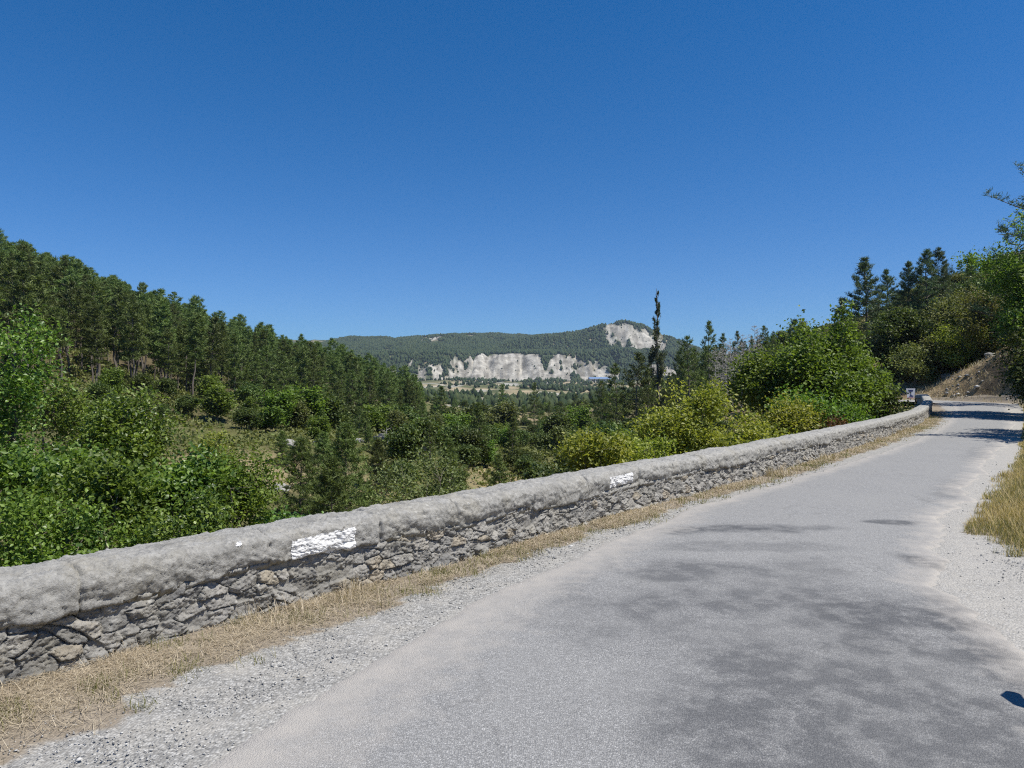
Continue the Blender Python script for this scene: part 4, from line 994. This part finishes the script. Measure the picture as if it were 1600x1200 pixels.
arr = [mesh_arrays(m[1]) for m in pW]
for (x, y_, z, h, k) in rest:
    V, Fc, T = arr[k % 6]; s = h / 11; th = rng.random() * 6.283; c, sn = math.cos(th), math.sin(th)
    stuff.add(np.stack([(V[:, 0] * c - V[:, 1] * sn) * s * 1.15 + x, (V[:, 0] * sn + V[:, 1] * c) * s * 1.15 + y_, V[:, 2] * s + z], 1), Fc, T)
if stuff.n: tag(link('pine_wood', stuff.mesh('pine_wood', M['needle'])), 'upper part of the dark pine wood covering the left hillside', 'wood', kind='stuff')
print('pines', n_ind, len(rest))

# ---- trees and bushes of the valley floor
vB = [leafy(400 + k, 5, [2.0, 1.6, 2.4, 1.3][k], [2.1, 2.2, 1.8, 2.3][k], [2.7, 2.6, 2.4, 2.7][k], .30, 4200, lobes=11, stems=[1, 1, 3, 1][k], crad=.36, mat=['dark_oak', 'oak', 'dark_oak', 'silver'][k], shoots=[0, 3, 0, 3][k], nclus=120) for k in range(4)]
vP = [pine(420 + k, 8, [.08, .2][k], [2.0, 1.8][k], 12, 5, 12, .36, .08, 'needle', 7, 'cone') for k in range(2)]
young = pine(430, 6, .06, 1.9, 15, 6, 24, .28, .045, 'needle', 8, 'cone', side=.3)
hand = [  # px, Y, ytop, kind, label
 (432, 62, 612, 1, 'rounded bright green tree at the foot of the pine wood, left of centre'), (470, 66, 606, 1, 'bright green tree joined to the right of the rounded one below the pine wood'), (505, 70, 612, 0, 'dark bush right of the bright trees below the pine wood'),
 (548, 82, 628, 0, 'dark round oak bush below the tip of the pine wood'), (590, 84, 634, 1, 'green bush below the last pines of the wood'), (415, 64, 640, 1, 'small green bush left of the rounded bright tree'), (620, 90, 628, 0, 'dark bush at the right tip of the wood'),
 (690, 100, 634, 0, 'dark green tree rising in the valley left of the clearing'), (715, 92, 648, 1, 'green tree left of the silvery willow'), (783, 128, 628, 3, 'silvery willow beside the bare brown clearing'), (747, 150, 625, 0, 'dark tree behind the silvery willow'),
 (865, 118, 640, 0, 'dark tree right of the bare brown clearing'), (905, 120, 636, 1, 'green tree right of the clearing on the valley side'), (850, 80, 668, 2, 'wide dark bush below the clearing'), (890, 75, 672, 0, 'dark round bush at the right below the clearing'),
 (815, 62, 706, 2, 'low dark bush below the clearing near the wall'), (760, 60, 690, 1, 'green bush in the middle of the valley floor'), (730, 56, 708, 0, 'dark bush in the middle of the valley just over the silvery bush'), (860, 48, 716, 0, 'dark leafy bush just over the wall left of the yellow green shrub'),
 (905, 46, 705, 2, 'wide dark bush behind the yellow green shrub'), (950, 60, 652, 0, 'dark tree behind the yellow green shrubs'), (985, 70, 640, 2, 'dark bush between the yellow green shrubs and the poplar'), (672, 80, 655, 0, 'dark bush right of the ruined grey wall'), (648, 78, 662, 1, 'green bush beside the ruined grey wall')]
for k, (px, Y, yt, kd, lb) in enumerate(hand):
    x, y_ = at(px, Y); g = gz(x, y_); s = max(.45, (top_z(yt, Y) - g) / 5)
    plant('leafy_tree', vB[kd], (x, y_, g), lb, 'tree', None, rng.random() * 6.283, (s * rng.uniform(1.15, 1.4), s * rng.uniform(1.15, 1.4), s))
for (px, Y, yt, lb) in [(470, 30, 690, 'thin young pine standing between the left thicket and the silvery bush'), (540, 33, 668, 'young pine with spreading tiers left of the silvery bush'), (505, 38, 680, 'small dark young pine between the two taller young pines'), (590, 40, 690, 'low young pine behind the silvery bush'), (440, 42, 676, 'dark young pine at the right edge of the left thicket'), (575, 50, 668, 'slender young pine left of the ruined grey wall'), (520, 27, 722, 'small bushy young pine close behind the wall'), (700, 44, 690, 'young pine right of the silvery bush')]:
    place_pine(young, 6, px, Y, yt, lb, sx=1.1)
for (px, Y, yt, lb) in [(690, 150, 606, 'pointed dark conifer in the valley below the cliffs, left'), (785, 200, 603, 'dark conifer in the valley below the white cliff face'), (835, 230, 600, 'small dark conifer below the middle of the cliffs'), (935, 165, 628, 'narrow dark cypress shaped conifer on the valley side')]:
    place_pine(vP[0], 8, px, Y, yt, lb, sx=.9)
# the rest of the valley: many bushes and trees between 45 and 340 m
cand = np.stack([rng.uniform(-60, 75, 4200), 42 + 300 * rng.random(4200) ** 1.35], 1)
pxc = 800 + FPX * cand[:, 0] / cand[:, 1]; gzc = ground_z(cand[:, 0], cand[:, 1])
tk_ = []; nv = 0
q, ii = road_frame(cand[:, 0], cand[:, 1])
for (x, y_), px, z, qq in zip(cand, pxc, gzc, q):
    if not (120 < px < 1260) or abs(qq) < 7: continue
    if px < 380 and y_ < 50: continue
    if px < 660 and y_ > np.interp(px, [60, 200, 300, 400, 500, 600, 660], [72, 80, 88, 98, 106, 116, 126]): continue
    if px > 1180 and y_ < 60: continue
    if y_ < 46 and px > 900: continue
    if math.hypot((x - 2.2) / 7, (y_ - 152) / 18) < 1.15: continue
    if y_ > 130 and fbm(np.array([x / 22]), np.array([y_ / 30]), seed=160)[0] < -.05 and rng.random() < .8: continue
    dmin = (2.1 if y_ < 75 else 2.6) + y_ * .009
    if any((x - a) ** 2 + (y_ - b) ** 2 < dmin ** 2 for a, b in tk_): continue
    if 400 < px < 720 and y_ < 72 and rng.random() < .25: continue
    tk_.append((x, y_))
    r_ = rng.random(); h = rng.uniform(2.2, 4.6) * (1 if y_ > 80 else .8)
    zone = 'near the wall' if y_ < 90 else ('on the middle of the valley floor' if y_ < 180 else 'far down the valley towards the cliffs')
    if r_ < .28:
        m, hm, nm, lb = vP[nv % 2], 8, 'conifer_tree', 'dark green conifer among bushes ' + zone; h *= 1.35; cc = 'conifer'
    else:
        kd = [0, 0, 2, 1, 2, 3][rng.integers(0, 6)]; m, hm, nm = vB[kd], 5, 'leafy_tree'
        lb = {0: 'dark green rounded bush ', 1: 'mid green bushy tree ', 2: 'wide dark green bush ', 3: 'grey green bush '}[kd] + zone; cc = 'bush'
    s = h / hm; sx = s * rng.uniform(.95, 1.35)
    plant(nm, m, (x, y_, z), lb, cc, lb.replace('bush ', 'bushes ', 1).replace('tree ', 'trees ', 1).replace('conifer ', 'conifers ', 1), rng.random() * 6.283, (sx, sx, s)); nv += 1
    if nv >= 335: break
print('valley', nv)
# more conifers on the right-hand spur so that the far hill is closed off
nsp = 0
for k in range(400):
    px = rng.uniform(1040, 1500); Y = rng.uniform(100, 190); x, y_ = at(px, Y); g = gz(x, y_)
    if any((x - a) ** 2 + (y_ - b) ** 2 < 16 for a, b in tk_): continue
    lim = np.interp(px, [1040, 1090, 1150, 1220, 1300, 1400, 1500], [596, 545, 535, 530, 505, 470, 450]); h = min(9.5, top_z(lim, Y) - g)
    if h < 3: continue
    tk_.append((x, y_)); s = h / 10
    plant('pine_tree', pB[k % 3], (x, y_, g), 'dark pine on the wooded spur behind the dead trees and the round tree', 'pine', 'dark pines on the wooded spur', rng.random() * 6.283, (s, s, s)); nsp += 1
    if nsp >= 45: break

hB = [leafy(440 + k, 3.5, 1.9, 1.6, 1.8, .24, 4200, lobes=10, stems=3, crad=.34, mat=['scrub', 'dark_oak', 'scrub'][k], nclus=110) for k in range(3)]
nh = 0
for k in range(900):
    px = rng.uniform(1400, 1640); Y = rng.uniform(44, 125); x, y_ = at(px, Y); q_, i_ = road_frame(np.array([x]), np.array([y_]))
    if q_[0] < half[i_[0]] + (8.0 if Y < 75 else 5.) or any((x - a) ** 2 + (y_ - b) ** 2 < 2.6 ** 2 for a, b in tk_): continue
    tk_.append((x, y_)); s = rng.uniform(.6, 1.15); kd = rng.integers(0, 3)
    if kd == 2 and Y > 75 and rng.random() < .6:
        s = rng.uniform(.4, .7); plant('conifer_tree', vP[k % 2], (x, y_, gz(x, y_)), 'dark green conifer among the scrub of the right hillside', 'conifer', 'conifers on the right hillside', rng.random() * 6.283, s)
    else: plant('hillside_shrub', hB[kd], (x, y_, gz(x, y_)), ['olive scrub bush', 'dark green bush', 'olive scrub bush'][kd] + ' on the right hillside above the bank', 'bush', ['olive scrub', 'dark green bushes', 'olive scrub'][kd] + ' on the right hillside', rng.random() * 6.283, s)
    nh += 1
    if nh >= 120: break

# ---- undergrowth: low scrubby cover nobody could count
x, y_ = scatter_box(36000, -75, 70, 8, 190); pxc = 800 + FPX * x / y_
q, ii = road_frame(x, y_); dw = wall_d(x, y_)
k = (pxc > -60) & (pxc < 1660) & (dw > 1.1) & ((q < -np.maximum(Wd[ii], half[ii]) - .9) | (q > half[ii] + np.where(y_ > 36, 7.5, 3.2))) & (fbm(x / 6, y_ / 6, seed=170) + rng.random(len(x)) * .6 > .12) & (np.hypot((x - 2.2) / 7, (y_ - 152) / 18) > 1.0) & ~((pxc > 400) & (pxc < 720) & (y_ > 26) & (y_ < 72) & (rng.random(len(x)) < .12))
x, y_ = x[k], y_[k]; z = ground_z(x, y_); n = len(x); per = 16
ci = np.repeat(np.arange(n), per); sz = rng.uniform(.25, 1.05, n)
P = np.stack([x, y_, z], 1)[ci] + rng.normal(0, 1, (n * per, 3)) * np.array([.5, .5, .0]) * sz[ci][:, None] + np.stack([np.zeros(n * per), np.zeros(n * per), np.abs(rng.normal(.35, .25, n * per)) * sz[ci]], 1)
V, Fc, T = leaf_cards(P, .16, .12, .8, np.random.default_rng(9), np.clip(rng.normal(.4, .2, n)[ci] + rng.normal(0, .15, n * per), 0, 1))
V = P.repeat(4, 0) + (V - P.repeat(4, 0)) * np.clip(y_[ci] / 30, .5, 2.5).repeat(4)[:, None]
tag(link('undergrowth', mesh_np('undergrowth', V, Fc, M['scrub'], False, {'tint': ('POINT', T)})), 'low scrubby undergrowth covering the slopes of the valley', 'undergrowth', kind='stuff')

# ---- far woods on the plain and the hills
def far_trees(name, x, y_, hgt, wd_, mat, label):
    n = len(x); z = np.where(y_ > 636, far_z(x, y_), ground_z(x, y_)); m_ = 6
    th = np.linspace(0, 6.283, m_, endpoint=False)[None] + rng.random((n, 1)) * 6.28
    r1 = wd_[:, None] * rng.uniform(.7, 1.2, (n, m_)); r2 = wd_[:, None] * rng.uniform(.45, .8, (n, m_))
    z1 = hgt[:, None] * rng.uniform(.15, .4, (n, m_)); z2 = hgt[:, None] * rng.uniform(.55, .8, (n, m_))
    V = np.concatenate([np.stack([x[:, None] + r1 * np.cos(th), y_[:, None] + r1 * np.sin(th), z[:, None] + z1], 2), np.stack([x[:, None] + r2 * np.cos(th + .4), y_[:, None] + r2 * np.sin(th + .4), z[:, None] + z2], 2),
                        np.stack([x, y_, z + hgt], 1)[:, None], np.stack([x, y_, z - .5], 1)[:, None]], 1)
    a = np.arange(m_); b = (a + 1) % m_
    T = np.concatenate([np.stack([a, b, b + m_], 1), np.stack([a, b + m_, a + m_], 1), np.stack([a + m_, b + m_, np.full(m_, 2 * m_)], 1), np.stack([b, a, np.full(m_, 2 * m_ + 1)], 1)])
    Fc = (T[None] + (np.arange(n) * (2 * m_ + 2))[:, None, None]).reshape(-1, 3)
    tag(link(name, mesh_np(name, V.reshape(-1, 3), Fc, mat, False, {'tint': ('POINT', np.repeat(rng.random(n), 2 * m_ + 2))})), label, 'forest', kind='stuff')
M['far_leaf'] = leaf_mat('far_forest', (.022, .04, .018), (.075, .095, .04), .1, .7, .1, 0)
x, y_ = rng.uniform(-560, 700, 90000), 1420 + 1020 * rng.random(90000)
pxc = 800 + FPX * x / y_; main, pk, u, u2 = far_parts(x, y_); rk = rock_mask(x, y_)
nf = fbm(x / 45., y_ / 70., seed=180)
k = (pxc > 480) & (pxc < 1180) & ((u > .0) | ((u2 > 0) & (pk > 3))) & (u < 1.12) & (rk < .35 + .25 * rng.random(len(x))) & (nf > -.45 - .3 * rng.random(len(x)))
k |= (pxc > 480) & (pxc < 1180) & (rk > .5) & (rng.random(len(x)) < .015) & (u < .9)
x, y_ = x[k], y_[k]; n = len(x); print('far trees', n); fs = 1 - .5 * smooth(.4, .6, rk[k])
far_trees('forest', x, y_, rng.uniform(4, 9, n) * fs, rng.uniform(2.2, 4.2, n) * fs, M['far_leaf'], 'dark forest covering the far hills around the white cliffs')
x, y_ = rng.uniform(-320, 420, 9000), 330 + 1120 * rng.random(9000) ** 1.3
pxc = 800 + FPX * x / y_; nf = fbm(x / 60., y_ / 90., seed=181)
k = (pxc > 560) & (pxc < 1120) & (nf + .35 * rng.random(len(x)) - .34 * smooth(450, 1000, y_) > .10); x, y_ = x[k], y_[k]; n = len(x)
far_trees('plain_woods', x, y_, rng.uniform(2.5, 8, n), rng.uniform(1.5, 3.4, n), M['far_leaf'], 'scattered dark trees over the dry plain below the cliffs')

# ------------------------------------------------------------------ small things
M['rock'] = plain('pale_rock', (.30, .29, .265), .9, .1); M['panel'] = plain('sign_white', (.78, .78, .80), .5, .3); M['navy'] = plain('sign_navy', (.02, .04, .16), .5, .3)
M['red'] = plain('sign_red', (.45, .08, .10), .5, .3); M['steel'] = plain('grey_steel', (.35, .35, .36), .45, .5); M['blue_roof'] = plain('blue_grey_roof', (.16, .24, .38), .5, .3); M['cream'] = plain('cream_wall', (.55, .52, .46), .8, .2)
M['glass'] = plain('dark_glass', (.03, .035, .045), .15, .5); M['black'] = plain('black_rubber', (.02, .02, .022), .6, .3); M['frame_red'] = plain('bicycle_paint', (.30, .04, .03), .3, .5); M['ruin'] = plain('grey_ruin_stone', (.24, .235, .225), .95, .1)
def box(cx, cy, cz, sx, sy, sz, bev=0.):
    import bmesh
    bm = bmesh.new(); bmesh.ops.create_cube(bm, size=1)
    for v in bm.verts: v.co = (v.co.x * sx, v.co.y * sy, v.co.z * sz)
    if bev: bmesh.ops.bevel(bm, geom=bm.edges[:], offset=bev, segments=2, affect='EDGES')
    for v in bm.verts: v.co.x += cx; v.co.y += cy; v.co.z += cz
    return bm
def bm_obj(name, bms, mat, parent=None):
    me = bpy.data.meshes.new(name)
    import bmesh
    out = bmesh.new()
    for b in bms:
        t_ = bpy.data.meshes.new('tmp'); b.to_mesh(t_); b.free(); out.from_mesh(t_); bpy.data.meshes.remove(t_)
    out.to_mesh(me); out.free(); me.materials.append(mat); return link(name, me, parent)
def flat_shape(name, pts2, y0, th, mat, parent):
    import bmesh
    bm = bmesh.new(); vs = [bm.verts.new((a, y0, b)) for a, b in pts2]; f = bm.faces.new(vs)
    ext = bmesh.ops.extrude_face_region(bm, geom=[f]); bmesh.ops.translate(bm, verts=[v for v in ext['geom'] if isinstance(v, bmesh.types.BMVert)], vec=(0, th, 0))
    bmesh.ops.recalc_face_normals(bm, faces=bm.faces[:])
    return bm_obj(name, [bm], mat, parent)
# road sign beyond the end of the wall
x, y_ = at(1423, 58.5); g = gz(x, y_)
sgn = root('road_sign', (x, y_, g), 'small white sign panel with a dark blue bar beyond the end of the wall', 'sign', rz=-.25)
zc = top_z(614.5, 58.5) - g
flat_shape('panel', [(-.26, -.40), (.26, -.40), (.34, .40), (-.34, .40)], 0, .03, M['panel'], sgn).location = (0, 0, zc)
for nm, P2, mt in (('blue_bar', [(-.13, .12), (.13, .12), (.2, .27), (-.2, .27)], 'navy'), ('dark_figure', [(-.13, -.26), (-.02, -.14), (-.04, .0), (.04, .02), (.03, -.1), (.10, -.2), (.18, -.16), (.2, -.27), (.0, -.3)], 'navy'), ('red_foot', [(-.22, -.395), (.22, -.395), (.22, -.35), (-.22, -.35)], 'red')):
    flat_shape(nm, P2, -.008, .006, M[mt], sgn).location = (0, 0, zc)
bm_obj('post', [box(0, .05, zc / 2 - .2, .06, .05, zc + .9, .008)], M['steel'], sgn)
# far building with a blue grey roof at the foot of the cliffs
x, y_ = at(937, 1330); g = float(far_z(np.array([x]), np.array([y_]))[0])
fb = root('farm_building', (x, y_, g), 'long low building with a blue grey roof at the foot of the far cliffs', 'building', rz=.15)
bm_obj('wall', [box(0, 0, 3, 40, 12, 7)], M['cream'], fb)
import bmesh
bm = bmesh.new(); vs = [bm.verts.new(c) for c in [(-21, -7, 6.3), (21, -7, 6.3), (21, 0, 9.6), (-21, 0, 9.6), (21, 7, 6.3), (-21, 7, 6.3)]]
for f in ((0, 1, 2, 3), (3, 2, 4, 5), (0, 3, 5), (1, 4, 2), (0, 5, 4, 1)): bm.faces.new([vs[i] for i in f])
bm_obj('roof', [bm], M['blue_roof'], fb)
for k in range(5): bm_obj('window', [box(-15 + k * 7.5, -6.02, 3.4, 3, .3, 2.2)], M['glass'], fb)
# rocks and a ruined wall among the bushes
def rock(px, Y, sz, label, dz=0.):
    import bmesh
    x, y_ = at(px, Y); bm = bmesh.new(); bmesh.ops.create_icosphere(bm, subdivisions=3, radius=1)
    o = np.array([v.co for v in bm.verts]); d = 1 + .35 * fbm(o[:, 0] * 1.5 + px, o[:, 1] * 1.5, o[:, 2] * 1.5, seed=190, oct=4)
    for v, k in zip(bm.verts, d): v.co = (v.co.x * k * sz, v.co.y * k * sz * .8, v.co.z * k * sz * .6)
    tag(bm_obj('rock', [bm], M['rock'], None), label, 'rock').location = (x, y_, gz(x, y_) + .2 * sz + dz)
rock(450, 46, .55, 'pale rock outcrop under the bright green tree left of centre'); rock(498, 52, .45, 'pale rock between the young pines'); rock(525, 44, .3, 'small pale rock beside the young pine'); rock(560, 56, .4, 'pale rock at the left end of the ruined wall')
rock(437, 37, .5, 'pale rock showing left of the thin young pine'); rock(1478, 62.5, .45, 'pale stone on the earth bank above the bend'); rock(1505, 60.5, .4, 'grey stone sticking out low on the earth bank'); rock(1548, 57.5, .5, 'larger stone in the earth bank at right'); rock(848, 40, .9, 'flat pale rock just over the wall crest')
x, y_ = at(632, 62); g = gz(x, y_)
rw = root('ruined_wall', (x, y_, g), 'low ruined grey dry stone wall among the bushes in the valley', 'wall', rz=-.5)
rgw = np.random.default_rng(3)
bm_obj('stonework', [box(rgw.uniform(-3, 3), rgw.normal(0, .12), rgw.uniform(0, 1.3) * (1 - .1 * k / 60), rgw.uniform(.3, .7), .5, rgw.uniform(.2, .4), .05) for k in range(70)], M['ruin'], rw)
for (px, Y, lb) in [(606, 60, 'pale dead stump left of the ruined wall'), (643, 56, 'slim bare grey stem in front of the ruined wall')]:
    x, y_ = at(px, Y); rgd = np.random.default_rng(px); A0 = Acc()
    p = np.array([[0, 0, -.3], [.05, 0, .8], [.15, .05, 1.6], [.1, .1, 2.3]]); A0.add(*tube(p, [.08, .065, .045, .02], 7))
    for q_ in range(7):
        b = np.array([.1, .05, rgd.uniform(.8, 2.1)]); e = b + np.array([rgd.normal(0, .6), rgd.normal(0, .5), rgd.uniform(.1, .6)]); A0.add(*tube(np.stack([b, (b + e) / 2 + rgd.normal(0, .06, 3), e]), [.025, .018, .008], 5))
    ds = tag(link('dead_tree', A0.mesh('dead_tree', M['dead'], True)), lb, 'dead tree'); ds.location = (x, y_, gz(x, y_)); ds.scale = (.8, .8, .7); ds.rotation_euler = (rgd.normal(0, .1), rgd.normal(0, .12), rgd.random() * 6)
# stones along the foot of the bank
x, y_ = scatter_box(2600, 24, 42, 30, 66); q, ii = road_frame(x, y_); k = (q > half[ii] + .5) & (q < half[ii] + 4.5) & (fbm(x / 2, y_ / 2, seed=191) > .1); x, y_ = x[k], y_[k]
tag(link('bank_rubble', stones_mesh(np.stack([x, y_, ground_z(x, y_)], 1), rng.lognormal(-2.2, .5, len(x)), M['pebble'], 'bank_rubble')), 'loose stones scattered over the earth bank at the bend', 'rubble', kind='stuff')

# touring bicycle parked just outside the right edge; only its shadow reaches the picture
bx, by = 3.57, 3.14
bi = root('bicycle', (bx, by, .03), 'parked touring bicycle just out of view, its bar end shadow on the asphalt', 'bicycle', rz=R(83))
def torus(R_, r_, c, n=40, m=8):
    th = np.linspace(0, 6.283, n); return tube(np.stack([c[0] + R_ * np.cos(th), np.full(n, c[1]), c[2] + R_ * np.sin(th)], 1), r_, m)
for cx in (-.52, .52):
    V, Q_ = torus(.33, .018, (cx, 0, .35)); w = link('wheel', mesh_np('wheel', V, Q_, M['black'], True), bi)
    sp = Acc()
    for k in range(18):
        a = k * 6.283 / 18; sp.add(*tube([[cx, 0, .35], [cx + .32 * math.cos(a), 0, .35 + .32 * math.sin(a)]], .0012, 4))
    V, Q_ = torus(.315, .01, (cx, 0, .35)); sp.add(V, Q_); link('rim', sp.mesh('rim', M['steel'], True), w)
fr = Acc()
for a, b in (((-.52, .05, .35), (-.12, 0, .28)), ((-.12, 0, .28), (-.24, 0, .85)), ((-.52, 0.05, .35), (-.22, 0, .78)), ((-.22, 0, .8), (.36, 0, .82)), ((-.12, 0, .28), (.38, 0, .72)), ((.52, 0, .35), (.35, 0, .88)), ((.35, 0, .88), (.34, 0, 1.0))): fr.add(*tube([a, b], .017, 8))
link('frame', fr.mesh('frame', M['frame_red'], True), bi)
hb = Acc(); hb.add(*tube([(.34, -.30, 1.02), (.34, -.1, 1.0), (.34, .1, 1.0), (.34, .30, 1.02)], .014, 8)); link('handlebar', hb.mesh('handlebar', M['steel'], True), bi)
for s_ in (-1, 1):
    gr = Acc(); gr.add(*tube([(.36, s_ * .24, 1.02), (.44, s_ * .30, 1.04), (.54, s_ * .31, 1.03), (.60, s_ * .31, .97)], [.03, .05, .05, .035], 10)); link('grip', gr.mesh('grip', M['black'], True), bi)
bm_obj('saddle', [box(-.26, 0, .90, .27, .14, .06, .025)], M['black'], bi); bm_obj('handlebar_bag', [box(.47, 0, .93, .15, .26, .20, .03)], M['black'], bi)

# ------------------------------------------------------------------ haze, light, sky, camera
HAZE = True
if HAZE:
    m, nt, out = new_mat('valley_haze'); pv = N(nt, 'ShaderNodeVolumePrincipled'); pv.inputs['Color'].default_value = (.72, .86, 1.0, 1); pv.inputs['Density'].default_value = .00009; pv.inputs['Anisotropy'].default_value = .2
    lk(nt, pv.outputs[0], out.inputs['Volume'])
    tag(bm_obj('haze', [box(0, 1700, 83.75, 5600, 3900, 203.5)], m), kind='stuff')

SUN_EL, SUN_AZ = R(60), R(112)         # azimuth from +Y (view direction) clockwise towards +X
ld = bpy.data.lights.new('sun', 'SUN'); ld.energy = 4.0; ld.angle = R(.53); ld.color = (1.0, .955, .88)
lo = bpy.data.objects.new('sun', ld); COL.objects.link(lo)
lo.rotation_euler = (math.pi / 2 - SUN_EL, 0, math.pi - SUN_AZ)
w = bpy.data.worlds.new('World'); sc.world = w; w.use_nodes = True; nt = w.node_tree; nt.nodes.clear()
sky = N(nt, 'ShaderNodeTexSky', sky_type='NISHITA'); sky.sun_disc = False; sky.sun_elevation = SUN_EL; sky.sun_rotation = SUN_AZ; sky.altitude = 900; sky.air_density = 1.0; sky.dust_density = .0; sky.ozone_density = 4.0
hs = N(nt, 'ShaderNodeHueSaturation'); hs.inputs['Saturation'].default_value = 1.36; lk(nt, sky.outputs[0], hs.inputs['Color'])
bg = N(nt, 'ShaderNodeBackground'); bg.inputs['Strength'].default_value = .064; 
vm = lambda op, a, b: (lambda n: (lk(nt, a, n.inputs[0]), lk(nt, b, n.inputs[1]) if isinstance(b, bpy.types.NodeSocket) else setattr(n.inputs[1], 'default_value', b), n.outputs[0])[-1])(N(nt, 'ShaderNodeVectorMath', operation=op))
den = vm('ADD', vm('MULTIPLY', hs.outputs[0], (.36, .095, .02)), (1, 1, 1))
lk(nt, vm('DIVIDE', vm('MULTIPLY', hs.outputs[0], (1.25, 1.22, 1.27)), den), bg.inputs[0])
wo = N(nt, 'ShaderNodeOutputWorld'); lk(nt, bg.outputs[0], wo.inputs[0])
cd = bpy.data.cameras.new('camera'); cd.sensor_width = 36; cd.lens = 36 * FPX / 1600; cd.clip_end = 20000; cd.clip_start = .05
co_ = bpy.data.objects.new('camera', cd); COL.objects.link(co_); co_.location = (0, 0, EYE); co_.rotation_euler = (math.pi / 2, 0, 0); sc.camera = co_
sc.view_settings.view_transform = 'Standard'; sc.view_settings.look = 'None'; sc.view_settings.exposure = .62; sc.view_settings.gamma = 1
sc.cycles.use_denoising = False; sc.cycles.use_adaptive_sampling = False; sc.cycles.pixel_filter_type = 'BLACKMAN_HARRIS'; sc.cycles.filter_width = 1.15; sc.cycles.max_bounces = 6; sc.cycles.transparent_max_bounces = 4; sc.cycles.volume_bounces = 0
